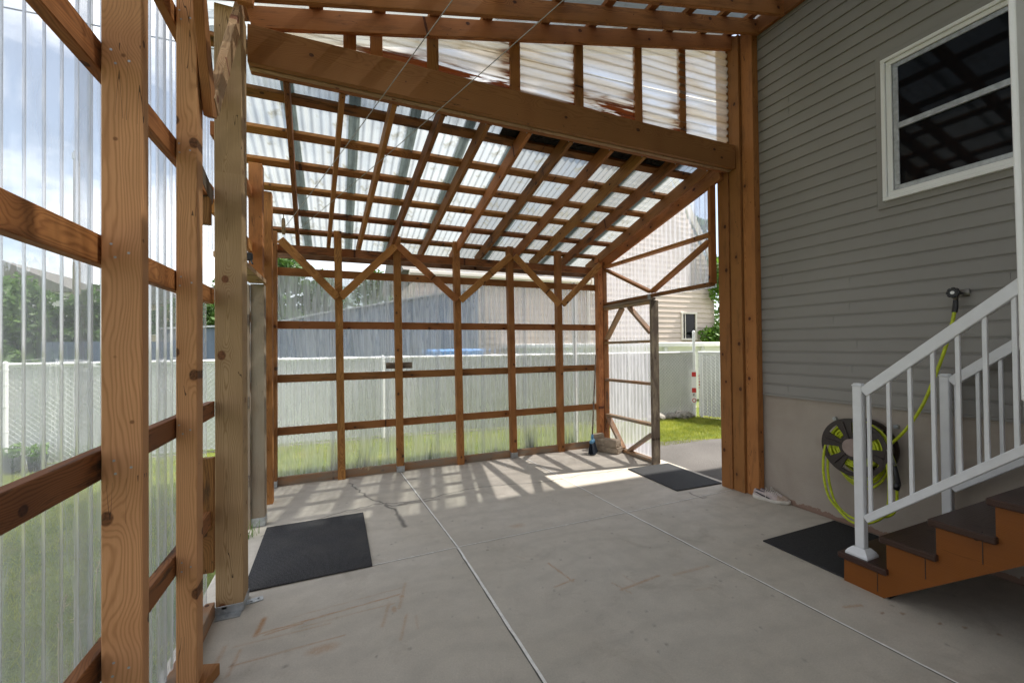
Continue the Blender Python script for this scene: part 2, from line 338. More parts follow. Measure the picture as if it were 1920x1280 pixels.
def corrugated(name,o,u,v,nrm,width,length,mat,parent,top=None,bottom=None,pitch=.076,amp=.009,rows=2,wob=0,label=None):
    """rippled sheet. u across the ribs, v along them. local x = along v, local y = across"""
    o,u,v,n=V(o),V(u).normalized(),V(v).normalized(),V(nrm).normalized()
    m=Matrix(((v.x,u.x,n.x,o.x),(v.y,u.y,n.y,o.y),(v.z,u.z,n.z,o.z),(0,0,0,1)))
    ns=max(2,int(width/pitch*8)); bm=bmesh.new(); g=[]
    for i in range(ns+1):
        a=width*i/ns; ph=2*math.pi*a/pitch
        s=math.cos(ph); s=math.copysign(abs(s)**.6,s)*amp
        b0=bottom(a) if bottom else 0; b1=top(a) if top else length
        if b1<=b0: b1=b0+1e-3
        col=[]
        for j in range(rows):
            t=b0+(b1-b0)*j/(rows-1)
            z=s+(wob*math.sin(t*2.3+a*9)*math.sin(a*5+t*.8) if wob else 0)
            col.append(bm.verts.new((t,a,z)))
        g.append(col)
    for A,B in zip(g,g[1:]):
        for j in range(rows-1): bm.faces.new((A[j],B[j],B[j+1],A[j+1]))
    return mesh_obj(name,bm,mat,parent,m,smooth=True,label=label)

# ------------------------------------------------------------------ ground
def flat(name,x0,y0,x1,y1,z,mat,kind='structure',thick=0):
    bm=bmesh.new(); vs=[bm.verts.new(p) for p in ((x0,y0,z),(x1,y0,z),(x1,y1,z),(x0,y1,z))]; bm.faces.new(vs)
    if thick:
        r=bmesh.ops.extrude_face_region(bm,geom=bm.faces[:]); bmesh.ops.translate(bm,vec=(0,0,-thick),verts=[e for e in r['geom'] if isinstance(e,bmesh.types.BMVert)]); bmesh.ops.recalc_face_normals(bm,faces=bm.faces)
    o=mesh_obj(name,bm,mat); 
    if kind: o['kind']=kind
    return o
g=G('lawn_soil'); v=g.obj(); n=g.noise(v,3,6,.65); n2=g.noise(v,60,4,.7)
c=g.mix(g.ramp(n,(.35,0.),(.65,1.)),(.12,.18,.03),(.26,.30,.07)); c=g.mix(g.ramp(n2,(.35,0.),(.7,.8)),c,(.05,.07,.02)); c=g.mix(g.ramp(g.noise(v,1.3,5,.7),(.52,0.),(.66,.7)),c,(.22,.18,.08))
M['lawn']=g.done(g.bsdf(c,.9,normal=g.bump(n2,.8,.03)))
flat('ground',-900,-900,900,900,-.06,'lawn')
g=G('asphalt'); v=g.obj(); n=g.noise(v,1.5,5); n2=g.noise(v,240,3,.7)
vo=g.n('TexVoronoi'); vo.inputs['Scale'].default_value=120; g.l(v,vo.inputs['Vector'])
c=g.mix(g.ramp(n,(.35,0.),(.7,1.)),(.075,.068,.063),(.125,.115,.107)); c=g.mix(g.ramp(n2,(.4,0.),(.72,.7)),c,(.20,.185,.17))
M['asphalt']=g.done(g.bsdf(c,.9,normal=g.bump(vo.outputs[0],.7,.01)))
bm=bmesh.new(); edge=[(3.9,5.62),(4.85,5.39),(5.3,5.33),(6.1,5.10),(7,5.0),(9,4.9),(13,4.6),(13,-6),(3.9,-6)]
bm.faces.new([bm.verts.new((a,b,-.045)) for a,b in edge]); bmesh.ops.recalc_face_normals(bm,faces=bm.faces)
meta(mesh_obj('driveway',bm,'asphalt'),None,kind='structure')
# concrete floor: slab with mottling, rust scrapes, hairline cracks
X0,X1,Y0,Y1=-.80,4.04,-3.2,5.50
st=.0105; nx=int((X1-X0)/st); ys=np.concatenate([np.linspace(Y0,1.0,60),np.arange(1.0+st,Y1,st)]); ny=len(ys); xs=np.linspace(X0,X1,nx)
XX,YY=np.meshgrid(xs,ys); 
def seg(ax,ay,bx,by,wd,wob=.0,fade=None,fr=7):
    dx,dy=bx-ax,by-ay; L2=dx*dx+dy*dy; t=np.clip(((XX-ax)*dx+(YY-ay)*dy)/L2,0,1)
    px=ax+t*dx; py=ay+t*dy
    d=np.hypot(XX-px,YY-py); 
    return np.clip(1.35-d/wd,0,1)
rust=np.zeros_like(XX); crack=np.zeros_like(XX)
nz=rng.random(XX.shape); 
def sm(a,k):
    for _ in range(k): a=(a+np.roll(a,1,0)+np.roll(a,-1,0)+np.roll(a,1,1)+np.roll(a,-1,1))/5
    return a
nzs=sm(nz,4); nzs=(nzs-nzs.min())/(nzs.max()-nzs.min())
for s in [(-.425,2.655,-.405,2.80,.016,1),(-.41,2.66,.35,2.72,.007,.8),(-.38,2.64,-.2,2.66,.008,.7),(-.2,2.63,.31,2.64,.006,.4),(-.52,2.60,-.05,2.60,.006,.5),(-.5,2.45,.02,2.46,.007,.6),
   (-.25,2.745,.36,2.79,.005,.35),(.33,2.58,.40,2.83,.012,.4),(.22,2.45,.28,2.66,.012,.4),(.30,2.30,.36,2.5,.01,.45),(.4,2.35,.41,2.47,.008,.3),(-.58,2.4,-.56,2.62,.012,.5),(-.5,2.38,-.48,2.56,.01,.5),
   (1.389,2.673,1.431,2.40,.008,.85),(1.288,2.392,1.45,2.42,.008,.7),(1.665,2.194,2.0,2.225,.012,.65),(1.70,2.14,1.66,2.28,.007,.5),(1.80,2.18,1.78,2.33,.006,.35),(2.1,2.19,2.4,2.18,.016,.4),(2.76,1.52,2.87,1.49,.012,.6),(2.1,2.0,2.2,1.98,.01,.2),(1.22,2.86,1.26,2.80,.005,.4)]:
    rust=np.maximum(rust,seg(*s[:5])*s[5]*(.45+.55*nzs))
def blob(cx,cy,rx,ry,a): 
    d=((XX-cx)/rx)**2+((YY-cy)/ry)**2; return np.clip(1-d,0,1)*a
rust=np.maximum(rust,blob(-.084,2.397,.10,.045,.45)); rust=np.maximum(rust,blob(1.433,3.333,.09,.05,.3)); rust=np.maximum(rust,blob(.30,2.58,.02,.04,.5)); rust=np.maximum(rust,blob(.36,2.69,.02,.03,.5))
def poly(pts,wd,amp=.012,a=1):
    global crack
    pts=[np.array(p) for p in pts]; q=[pts[0]]
    for A,B in zip(pts,pts[1:]):
        k=max(2,int(np.hypot(*(B-A))/.06)); nrm=np.array([-(B-A)[1],(B-A)[0]])/max(1e-6,np.hypot(*(B-A)))
        for i in range(1,k+1): q.append(A+(B-A)*i/k+(nrm*rng.normal(0,amp) if i<k else 0))
    for A,B in zip(q,q[1:]): crack=np.maximum(crack,seg(A[0],A[1],B[0],B[1],wd)*a)
poly([(.109,5.17),(.20,4.8),(.278,4.598),(.40,4.38),(.48,4.25),(.62,4.24)],.009)
poly([(.42,4.30),(.50,4.16),(.50,4.0)],.014); poly([(.50,4.02),(.53,3.72)],.022,.014,.9)
poly([(-.6,4.03),(-.23,4.202),(.314,4.373),(.5,4.31),(.776,4.29),(1.072,4.357),(1.479,4.409),(2.049,4.30),(2.4,4.27),(2.75,4.33),(3.05,4.27),(3.3,4.3)],.0075)
poly([(.55,4.26),(.80,4.24),(.95,4.23)],.007); poly([(3.42,3.33),(3.41,3.2),(3.46,3.15)],.012,.01,.8)
for _ in range(260):
    cx,cy_=rng.uniform(-.5,3.9),rng.uniform(1,5); r=rng.uniform(.004,.011); crack=np.maximum(crack,blob(cx,cy_,r*1.4,r*1.4,rng.uniform(.2,.7)))
for cx,cy_ in ((3.0,1.35),(3.08,1.22),(3.16,1.15),(3.25,1.05),(2.9,1.4)): rust=np.maximum(rust,blob(cx,cy_,.022,.011,.6)); crack=np.maximum(crack,blob(cx,cy_,.02,.009,.5))
me=bpy.data.meshes.new('concrete_floor'); nv=XX.size
co=np.stack([XX,YY,np.zeros_like(XX)],-1).reshape(-1,3).astype(np.float32)
idx=np.arange(nv).reshape(ny,nx); q=np.stack([idx[:-1,:-1],idx[:-1,1:],idx[1:,1:],idx[1:,:-1]],-1).reshape(-1,4)
# skirt so the slab has thickness
edges=[idx[0],idx[:,-1],idx[-1][::-1],idx[:,0][::-1]]; loop=np.concatenate([e[:-1] for e in edges]); low=co[loop].copy(); low[:,2]=-.12
co=np.concatenate([co,low]); k=len(loop); li=np.arange(k); sk=np.stack([loop[li],nv+li,nv+(li+1)%k,loop[(li+1)%k]],-1)
q=np.concatenate([q,sk])
me.vertices.add(len(co)); me.vertices.foreach_set('co',co.ravel()); me.loops.add(q.size); me.loops.foreach_set('vertex_index',q.ravel().astype(np.int32))
me.polygons.add(len(q)); me.polygons.foreach_set('loop_start',np.arange(0,q.size,4,dtype=np.int32)); me.update()
for nm,ar in (('rust',rust),('crack',crack)):
    at=me.attributes.new(nm,'FLOAT','POINT'); at.data.foreach_set('value',np.concatenate([ar.ravel(),np.zeros(k)]).astype(np.float32))
g=G('concrete'); v=g.obj(); a1=g.noise(v,.9,6,.6,.5); a2=g.noise(v,7,6,.65); a3=g.noise(v,120,3,.6); a4=g.noise(v,2.6,5,.7,.8)
c=g.mix(g.ramp(a1,(.35,0.),(.65,1.)),(.54,.49,.41),(.61,.56,.485)); c=g.mix(g.ramp(a2,(.35,0.),(.75,.5)),c,(.43,.395,.34)); c=g.mix(g.ramp(a4,(.56,0.),(.72,.55)),c,(.37,.32,.255)); c=g.mix(g.ramp(a3,(.3,.0),(.75,.35)),c,(.28,.26,.235))
tw=g.n('TexWave',wave_type='RINGS'); tw.inputs['Scale'].default_value=1.3; tw.inputs['Distortion'].default_value=9; tw.inputs['Detail'].default_value=4; tw.inputs['Detail Scale'].default_value=1.1; g.l(v,tw.inputs['Vector'])
c=g.mix(g.math('MULTIPLY',g.ramp(tw.outputs[1],(.55,0.),(.95,1.)),.16),c,(.33,.305,.265)); vo=g.n('TexVoronoi'); vo.inputs['Scale'].default_value=55; g.l(v,vo.inputs['Vector']); c=g.mix(g.math('MULTIPLY',g.ramp(vo.outputs['Distance'],(.05,1.),(.12,0.)),g.ramp(a2,(.45,0.),(.6,.6))),c,(.18,.16,.135))
r=g.n('Attribute',attribute_name='rust'); k_=g.n('Attribute',attribute_name='crack')
rn=g.noise(v,45,4,.7); rm=g.math('MULTIPLY',r.outputs['Fac'],g.ramp(rn,(.25,.35),(.6,1.)),clamp=True)
c=g.mix(g.math('MINIMUM',g.math('MULTIPLY',rm,1.35),1),c,(.40,.215,.095)); c=g.mix(g.math('MULTIPLY',k_.outputs['Fac'],.85),c,(.085,.08,.075))
h=g.math('SUBTRACT',g.math('ADD',g.math('MULTIPLY',a3,.4),g.math('MULTIPLY',a2,.6)),g.math('MULTIPLY',k_.outputs['Fac'],1.2))
M['concrete']=g.done(g.bsdf(c,g.ramp(a2,(.3,.55),(.7,.8)),normal=g.bump(h,.35,.004),spec=.35)); me.materials.append(M['concrete'])
meta(reg(bpy.data.objects.new('concrete_floor',me)),None,kind='structure')
M['joint']=simple('white_joint_filler',(.85,.84,.80),.7,nscale=30,namt=.15); M['joint_dark']=simple('painted_joint_shadow',(.10,.095,.085),.9)
def strip(bm,a,b,wd,z,k=110,wob=.0009):
    a,b=V(a),V(b); d=(b-a); n=V((-d.y,d.x)).normalized(); pr=None
    for i in range(k+1):
        p=a+d*i/k+n*random.gauss(0,wob); ww=wd*random.choice([random.uniform(.85,1.1)]*9+[random.uniform(.5,1.5)])/2
        A=bm.verts.new((p.x+n.x*ww,p.y+n.y*ww,z)); B=bm.verts.new((p.x-n.x*ww,p.y-n.y*ww,z))
        if pr: bm.faces.new((pr[0],pr[1],B,A))
        pr=(A,B)
JT=[((.71,5.36),(.853,3.178),.013),((.853,3.163),(.97,-3.1),.018),((2.40,5.3),(2.483,3.178),.011),((2.483,3.162),(2.86,-3.1),.014),((-.6,3.14),(.853,3.17),.007),((.853,3.17),(2.483,3.175),.007),((2.483,3.175),(4.0,3.20),.007)]
bm=bmesh.new(); bm2=bmesh.new()
for a,b,wd in JT: strip(bm,a,b,wd,.0025); strip(bm2,(a[0]-wd*.55,a[1]-wd*.55),(b[0]-wd*.55,b[1]-wd*.55),wd*.55,.0012)
meta(mesh_obj('floor_joint',bm,'joint'),None,kind='structure'); meta(mesh_obj('floor_joint_shadow',bm2,'joint_dark'),None,kind='structure')  # dark strip is the shadow along each joint, painted as a flat band

# ------------------------------------------------------------------ grass
def blades(name,n,area,h,mat,holes=(),wd=.006):
    x0,y0,x1,y1=area; P=[]; 
    x=rng.uniform(x0,x1,n); y=rng.uniform(y0,y1,n); keep=np.ones(n,bool)
    for hx0,hy0,hx1,hy1 in holes: keep&=~((x>hx0)&(x<hx1)&(y>hy0)&(y<hy1))
    x=x[keep]; y=y[keep]; n=len(x); a=rng.uniform(0,2*np.pi,n); hh=rng.uniform(.5,1.2,n)*h; lx=rng.normal(0,.45,n)*hh; ly=rng.normal(0,.45,n)*hh
    dx=np.cos(a)*wd/2; dy=np.sin(a)*wd/2; z=np.full(n,-.06)
    co=np.stack([np.stack([x-dx,y-dy,z],-1),np.stack([x+dx,y+dy,z],-1),np.stack([x+lx,y+ly,z+hh],-1)],1).reshape(-1,3).astype(np.float32)
    me=bpy.data.meshes.new(name); me.vertices.add(3*n); me.vertices.foreach_set('co',co.ravel()); me.loops.add(3*n); me.loops.foreach_set('vertex_index',np.arange(3*n,dtype=np.int32)); me.polygons.add(n); me.polygons.foreach_set('loop_start',np.arange(0,3*n,3,dtype=np.int32)); me.update(); me.materials.append(M[mat])
    return reg(bpy.data.objects.new(name,me))
def inpoly_filter(o,fn): pass
h=[(3.7,-9,14,5.12),(3.7,5.0,4.85,5.5)]
o=blades('grass',52000,(-5.5,5.6,9.2,7.9),.05,'blade'); meta(o,'short mown green lawn beyond the back wall','grass',kind='stuff')
o=blades('grass',26000,(4.7,5.14,9.0,6.9),.055,'blade'); meta(o,'sunlit mown lawn seen through the doorway beside the asphalt','grass',kind='stuff')
o=blades('grass',30000,(-5.5,.2,-.86,5.6),.06,'blade'); meta(o,'shaded lawn outside the near left plastic wall','grass',kind='stuff')
# ================================================================== carport
cp=thing('carport',(1.6,3.1,0),'open orange-brown timber carport with clear corrugated plastic walls and roof, on the concrete floor','carport')
def B(name,a,b,wide,thick,mat='wood',nrm=(0,0,1),parent=None,label=None,bev=.003): return beam(name,a,b,wide,thick,mat,parent or cp,nrm,label,bev)
# --- left wall posts and studs
def bracket(cx,cy_,sx,sy,parent,hgt=.05,ears=True):
    bm=boxbm(sx+.008,sy+.008,hgt,.002,c=(cx,cy_,hgt/2+.002))
    if ears:
        boxbm(.10,.05,.004,bm=bm,c=(cx+sx/2+.04,cy_+.01,.003),rot=Matrix.Rotation(.2,3,'Z')); boxbm(sx*.9,.07,.004,bm=bm,c=(cx,cy_-sy/2-.025,.0032))
        for dx,dy in ((sx/2+.03,.0),(sx/2+.065,.02),(0,-sy/2-.03),(-.03,-sy/2-.04)):
            boxbm(.012,.012,.006,.002,bm=bm,c=(cx+dx,cy_+dy,.007))
    o=mesh_obj('post_bracket',bm,'galv',parent,W[parent.name]@Matrix.Identity(4) if 0 else None)
    return o
s0=B('stud',(-.615,1.665,-.02),(-.615,1.665,3.72),.100,.048,'wood_lit',(0,1,0),label='nearest orange stud with a large oval knot')
s1=B('stud',(-.632,2.325,-.02),(-.625,2.325,3.70),.078,.088,'wood_lit',(0,1,0))
for yy in (1.0,.35,-.3,-.95,-1.6,-2.25,-2.9): B('stud',(-.635,yy,-.02),(-.635,yy,3.7),.09,.05,'wood',(0,1,0))
p2=B('post',(-.604,3.01,.02),(-.604,3.01,3.64),.14,.15,'wood_treated',(0,1,0),label='thick yellowish grey treated post with dark knots on a steel foot'); bracket(-.604,3.01,.14,.15,p2)
boxl=boxbm(.022,.002,.014,c=(-.63,2.932,.04)); mesh_obj('tag',boxl,'white_vinyl',p2)
for zt in (.65,1.262,1.925,2.525,3.13):
    B('girt',(-.692,-3.1,zt-.045),(-.692,2.93,zt-.045),.092,.038,'wood' if zt>1.3 else 'wood_stained',(1,0,0))
B('sill_plate',(-.70,-3.1,.045),(-.70,2.93,.045),.09,.05,'wood_tan',(1,0,0))
for k in range(10):
    y0=2.93-.61*(k+1)
    corrugated('wall_panel',(-.724-.004*(k%2),y0-.04,.03),(0,1,0),(0,0,1),(-1,0,0),.66,3.5,'panel',cp,pitch=.0765,amp=.0105)
for st_o,x0,y0 in ((s0,-.615,1.641),(s1,-.63,2.281)):
    for zt in (.65,1.262,1.925,2.525,3.13):
        for dx,dz in ((-.022,-.03),(.02,-.055),(-.018,-.07)):
            q=x0+dx+random.uniform(-.006,.006); mesh_obj('nail_head',tube(bmesh.new(),[(q,y0-.0008,zt+dz),(q,y0+.002,zt+dz)],.0038,8),'galv',st_o)
# braces on the left wall
B('brace',(-.56,2.375,2.68),(-.56,2.08,3.5),.085,.038,'wood',(1,0,0))
B('brace',(-.556,2.39,2.74),(-.556,3.02,3.70),.09,.038,'wood_treated',(1,0,0))
B('block',(-.50,2.86,3.62),(-.49,2.86,3.98),.085,.04,'wood',(0,1,0))
B('block',(-.69,2.44,2.60),(-.69,2.9,2.45),.09,.04,'wood_dark',(1,0,0))
B('block',(-.695,2.86,.30),(-.695,2.86,.95),.07,.04,'wood_stained',(0,1,0),label='dark reddish upright board behind the treated post')
B('block',(-.70,2.80,2.27),(-.70,2.80,2.42),.08,.05,'wood_stained',(0,1,0))
# left wall of the lower bay
pA=B('post',(-.660,4.30,.02),(-.660,4.30,2.14),.105,.105,'wood_grey',(0,1,0),label='weathered grey lower post by the side door opening'); bracket(-.66,4.30,.105,.105,pA,.075,False)
B('post',(-.672,4.30,2.18),(-.672,4.30,3.22),.105,.105,'wood',(0,1,0))
B('stud',(-.655,4.845,0),(-.655,4.845,3.16),.075,.09,'wood',(0,1,0))
pC=B('post',(-.690,5.385,.02),(-.680,5.385,2.9),.085,.089,'wood',(0,1,0)); bracket(-.69,5.385,.085,.089,pC,.07,False)
B('door_header',(-.655,3.10,2.165),(-.655,4.25,2.165),.13,.038,'wood_treated',(0,0,1))
jb=B('door_jamb',(-.738,4.235,.0),(-.738,4.235,2.13),.05,.035,'wood_grey',(0,1,0))
for z in (.42,1.10,1.82): 
    bm=boxbm(.046,.016,.10,.002,c=(-.738,4.208,z)); mesh_obj('hinge',bm,'wood_dark',jb)
for zt in (.65,1.262,1.9,2.51): B('girt',(-.715,4.36,zt-.045),(-.715,5.42,zt-.045),.089,.038,'wood',(1,0,0))
for zt in (2.51,3.0): B('girt',(-.715,3.1,zt-.045),(-.715,4.3,zt-.045),.089,.038,'wood',(1,0,0))
corrugated('wall_panel',(-.745,4.30,.03),(0,1,0),(0,0,1),(-1,0,0),1.15,2.9,'panel',cp,pitch=.0765,amp=.0105)
corrugated('wall_panel',(-.745,3.05,2.2),(0,1,0),(0,0,1),(-1,0,0),1.25,.95,'panel',cp,pitch=.0765,amp=.0105)
bm=boxbm(.05,.03,.06,.008,c=(-.615,3.62,2.26)); boxbm(.03,.02,.02,.004,bm=bm,c=(-.65,3.61,2.27)); tube(bm,[(-.60,3.60,2.23),(-.585,3.58,2.20)],.006,6)
meta(mesh_obj('clamp',bm,'black_plastic'),'small black clip sitting on the board over the side door opening','clip')
# --- header beam between the bays (three plies) and gable above it
hz=3.545
hdr=B('header_beam',(-.532,3.125,hz+.005),(3.90,3.125,hz+.005),.25,.044,'wood_pale',(0,-1,0),label='long laminated beam carrying both roofs')
B('header_ply',(-.532,3.172,hz-.004),(3.90,3.172,hz-.004),.245,.042,'wood_treated',(0,-1,0))
B('header_ply',(-.532,3.218,hz),(3.90,3.218,hz),.25,.042,'wood_pale',(0,-1,0))
SL=.2370
def zr(x): return 3.797+SL*x     # underside of the upper rafters
D=V((1,0,SL)).normalized(); UN=V((-SL,0,1)).normalized()
ys_=[3.155,2.905,2.64,2.10,1.5,.9,.3,-.3,-.9,-1.5,-2.1,-2.7]
for y in ys_:
    a=V((-.74 if y!=3.155 else -.53,y,0)); b=V((4.0,y,0))
    a.z=zr(a.x)+.075; b.z=zr(b.x)+.075
    B('rafter',a,b,.145,.038,'wood',(0,1,0))
for x in (.09,.275,.70,1.405,2.04,2.715,3.28):
    zb=3.665; zt=zr(x)+.10
    B('gable_stud',(x,3.22,zb),(x,3.22,zt),.088,.038,'wood',(0,1,0))
corrugated('gable_panel',(-.5,3.262,3.60),(0,0,1),(1,0,.03),(0,1,0),1.35,4.5,'gablepanel',cp,bottom=None,top=None,pitch=.0765,amp=.008,rows=120,wob=.005)
gp_=[o for o in cp.children if o.name.startswith('gable_panel')][0]; me_=gp_.data; at=me_.attributes.new('stain','FLOAT','POINT')
mw_=W[gp_.name]; vals=[]
for v_ in me_.vertices:
    p=mw_@v_.co; s_=.0
    for cx,cz,rx,rz,am in ((2.36,3.82,.36,.13,1.7),(.50,3.80,.45,.05,1.4),(.95,3.83,.5,.06,1.3),(1.0,3.74,.4,.04,.9),(1.36,4.0,.09,.35,1.0),(2.02,4.0,.06,.4,.9),(2.66,3.8,.08,.3,1.2),(3.22,3.8,.10,.35,1.1),(3.0,3.72,.35,.07,.8),(1.75,3.78,.3,.05,.6)):
        s_+=am*math.exp(-((p.x-cx)/rx)**2-((p.z-cz)/rz)**2)
    vals.append(min(1.6,s_))
at.data.foreach_set('value',vals)
# purlins of the upper roof run front to back
for x in (-.55,-.13,.29,.70,1.13,1.66,2.14,2.61,3.05,3.5,3.88):
    z=zr(x)+.152+.02
    B('purlin',(x,-3.1,z),(x,3.30,z),.089,.036,'wood',UN)
for k in range(11):
    y0=-3.15+.61*k
    a=V((-.95,y0-.04,0)); a.z=zr(-.95)+.205+.004*(k%2)
    corrugated('roof_panel',a,(0,1,0),D,UN,.66,5.1,'roofpanel',cp,pitch=.0765,amp=.008)
B('ledger',(4.005,-3.1,4.83),(4.005,3.05,4.83),.16,.04,'wood',(1,0,0))
bm=boxbm(2.9,.04,3.9,c=(2.55,-1.86,1.95))
for k in range(19): boxbm(.02,.012,3.9,bm=bm,c=(1.2+.15*k,-1.835,1.95))
mesh_obj('unseen_shade_wall',bm,'wood_dark',cp)  # wall added out of view behind the camera to darken the right side
# --- corner posts against the house
def P4(x0,x1,y0,y1,z1,mat='wood',nm='post',label=None):
    return B(nm,((x0+x1)/2,(y0+y1)/2,0),((x0+x1)/2,(y0+y1)/2,z1),y1-y0,x1-x0,mat,(1,0,0),label=label)
P4(3.90,4.03,3.20,3.335,4.85,'wood'); P4(3.915,4.03,3.065,3.196,4.84,'wood',label='second upright of the triple post beside the house corner')
P4(3.945,4.03,2.93,3.060,4.84,'wood'); P4(3.985,4.03,3.338,3.375,3.35,'wood','door_jamb')
# --- lower roof
S2=-.2710
def zl(y): return 3.435+S2*(y-3.14)
tops=[-.319,.048,.415,.791,1.176,1.552,1.974,2.419,2.808,3.237,3.679]; bots=[-.435,-.096,.255,.627,1.047,1.48,1.861,2.346,2.731,3.20,3.73]
LD=V((0,1,S2)).normalized(); LU=V((0,-S2,1)).normalized()
for i,(xa,xb) in enumerate(zip(tops,bots)):
    ya,yb=3.245,5.72; k=(xb-xa)/(5.45-3.14)
    a=V((xa+k*(ya-3.14),ya,zl(ya)+.07)); b=V((xa+k*(yb-3.14),yb,zl(yb)+.07))
    r=B('rafter',a,b,.135,.038,'wood' if i%3 else 'wood_stained',(1,0,0))
    bm=boxbm(.055,.012,.07,.002,c=(xa,3.25,3.455)); mesh_obj('joist_hanger',bm,'galv',r)
    bm=boxbm(.055,.03,.05,.002,c=(b.x,5.735,zl(5.72)+.03)); mesh_obj('joist_hanger',bm,'galv',r)
for y in (3.20,3.554,3.935,4.322,4.695,5.103,5.50):
    z=zl(y)+.142+.018
    B('purlin',(-.78,y,z),(3.93,y,z),.089,.036,'wood_stained' if y>5.05 or y<3.7 else 'wood',LU)
pa=V((0,3.14,zl(3.14)+.142+.047)); ln=2.95
for k in range(10):
    x0=-.865+.476*k
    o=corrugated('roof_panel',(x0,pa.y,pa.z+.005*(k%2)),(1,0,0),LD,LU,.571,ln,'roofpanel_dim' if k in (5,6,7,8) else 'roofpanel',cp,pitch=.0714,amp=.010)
# the overlap of two sheets is doubled and grimed
g=G('grimy_overlap'); v=g.obj(); n=g.noise(v,5,5,.7)
tr=g.n('BsdfTransparent'); tr.inputs[0].default_value=(.58,.61,.58,1); tl=g.n('BsdfTranslucent'); g.l(g.mix(g.ramp(n,(.4,0.),(.7,1.)),(.27,.30,.28),(.15,.16,.13)),tl.inputs[0])
m=g.n('MixShader'); m.inputs[0].default_value=.62; g.l(tr.outputs[0],m.inputs[1]); g.l(tl.outputs[0],m.inputs[2]); M['grime']=g.done(m.outputs[0])
for k in range(1,10):
    x0=-.865+.476*k
    corrugated('panel_overlap',(x0+.004,pa.y,pa.z-.018),(1,0,0),LD,LU,.087,ln,'grime',cp,pitch=.0435,amp=.004)
# rotted leaf litter trapped under the top edge of the sheets
bm=bmesh.new()
for k in range(420):
    x=random.choice([random.uniform(1.55,3.35)]*6+[random.uniform(-.25,.35)]); y=3.25+abs(random.gauss(0,.13)) if x>1.4 else 3.25+abs(random.gauss(0,.04))
    if y>3.62: continue
    s=random.uniform(.03,.09); boxbm(s,s*.8,.006,bm=bm,c=(x,y,zl(y)+.174+random.uniform(-.004,.004)),rot=Matrix.Rotation(random.uniform(0,3),3,'Z')@Matrix.Rotation(S2,3,'X'))
boxbm(2.05,.33,.006,bm=bm,c=(2.40,3.40,zl(3.40)+.176),rot=Matrix.Rotation(math.atan(S2),3,'X'))
boxbm(.5,.08,.006,bm=bm,c=(.0,3.29,zl(3.29)+.176),rot=Matrix.Rotation(math.atan(S2),3,'X'))
o=mesh_obj('leaf_litter',bm,'tar',cp,label='black rotted debris lodged under the roof sheets by the beam')
# --- back wall
SX=[(.0,.03),(.69,.715),(1.459,1.50),(2.234,2.27),(3.01,3.03)]
for i,(xt,xb) in enumerate(SX):
    o=B('stud',(xb,5.385,0),(xt,5.385,2.965),.086,.089,'wood',(0,1,0))
    if i in (1,3): bracket(xb,5.385,.086,.089,o,.075,False)
pc=P4(3.69,3.775,5.34,5.43,2.9); P4(3.80,3.87,5.36,5.43,2.86,'wood_stained','stud')
for i,zt in enumerate((.655,1.262,1.885,2.505)):
    B('girt',(-.66,5.452,zt-.045),(3.72,5.452,zt-.045),.091,.038,'wood' if i!=1 else 'wood_stained',(0,1,0))
B('sill_plate',(-.65,5.415,.048),(3.70,5.415,.048),.095,.04,'wood_tan',(0,1,0))
B('top_plate',(-.70,5.455,2.725),(3.75,5.455,2.725),.10,.045,'wood_stained',(0,1,0))
B('rim_board',(-.78,5.775,2.745),(3.93,5.775,2.745),.135,.038,'rim_dirty',(0,1,0))
for a,b in (((-.60,2.80),(.0,2.16)),((.665,2.83),(.03,2.17)),((.705,2.83),(1.455,2.18)),((2.235,2.83),(1.50,2.18)),((2.285,2.83),(3.0,2.17)),((3.72,2.80),(3.05,2.17))):
    B('brace',(a[0],5.318,a[1]),(b[0],5.318,b[1]),.088,.038,'wood',(0,1,0))
for k in range(7):
    corrugated('wall_panel',(-.73+.64*k,5.478+.004*(k%2),.02),(1,0,0),(0,0,1),(0,1,0),.69,2.47,'panel_back',cp,pitch=.0766,amp=.0105)
B('scrap_block',(.552,5.425,1.335),(.877,5.425,1.335),.078,.03,'wood_dark',(0,1,0),label='short dark board fixed on top of the middle girt')
# --- right end wall with the gate
XW=3.85
def Q(name,a,b,mat='wood',parent=None,wide=.086,thick=.038): return B(name,(XW,a[0],a[1]),(XW,b[0],b[1]),thick,wide,mat,(1,0,0),parent=parent)
Q('girt',(5.36,2.775),(3.375,2.79)); Q('brace',(5.34,2.73),(4.36,2.27)); Q('brace',(3.40,2.72),(4.33,2.27)); 
Q('lintel',(5.40,2.20),(3.375,2.235),'wood_stained'); B('lintel_trim',(3.83,5.44,2.157),(3.83,4.28,2.172),.03,.06,'wood_grey',(1,0,0))
B('stud',(XW+.03,3.395,2.24),(XW+.03,3.395,3.36),.038,.086,'wood',(1,0,0))
a=V((XW,3.25,zl(3.25)+.03)); b=V((XW,5.72,zl(5.72)+.03)); B('rake_board',a,b,.16,.04,'wood',(1,0,0))
def tz(a): y=3.375+a; return zl(y)+.05-2.2
corrugated('wall_panel',(XW+.055,3.375,2.2),(0,1,0),(0,0,1),(1,0,0),2.09,1,'panel_side',cp,top=tz,pitch=.0765,amp=.008)
gate=thing('gate',(XW,5.40,0),'tall weathered timber gate leaf faced with milky ribbed plastic, by the concrete block','gate')
def QG(n,a,b,mat='wood_tan',w_=.086,t=.038): return Q(n,a,b,mat,gate,w_,t)
QG('stile',(5.385,.02),(5.385,2.15),'wood'); QG('stile',(4.325,.01),(4.325,2.145),'wood_grey'); B('edge_board',(XW-.02,4.283,.005),(XW-.02,4.283,2.15),.036,.12,'wood_dark',(1,0,0),parent=gate)
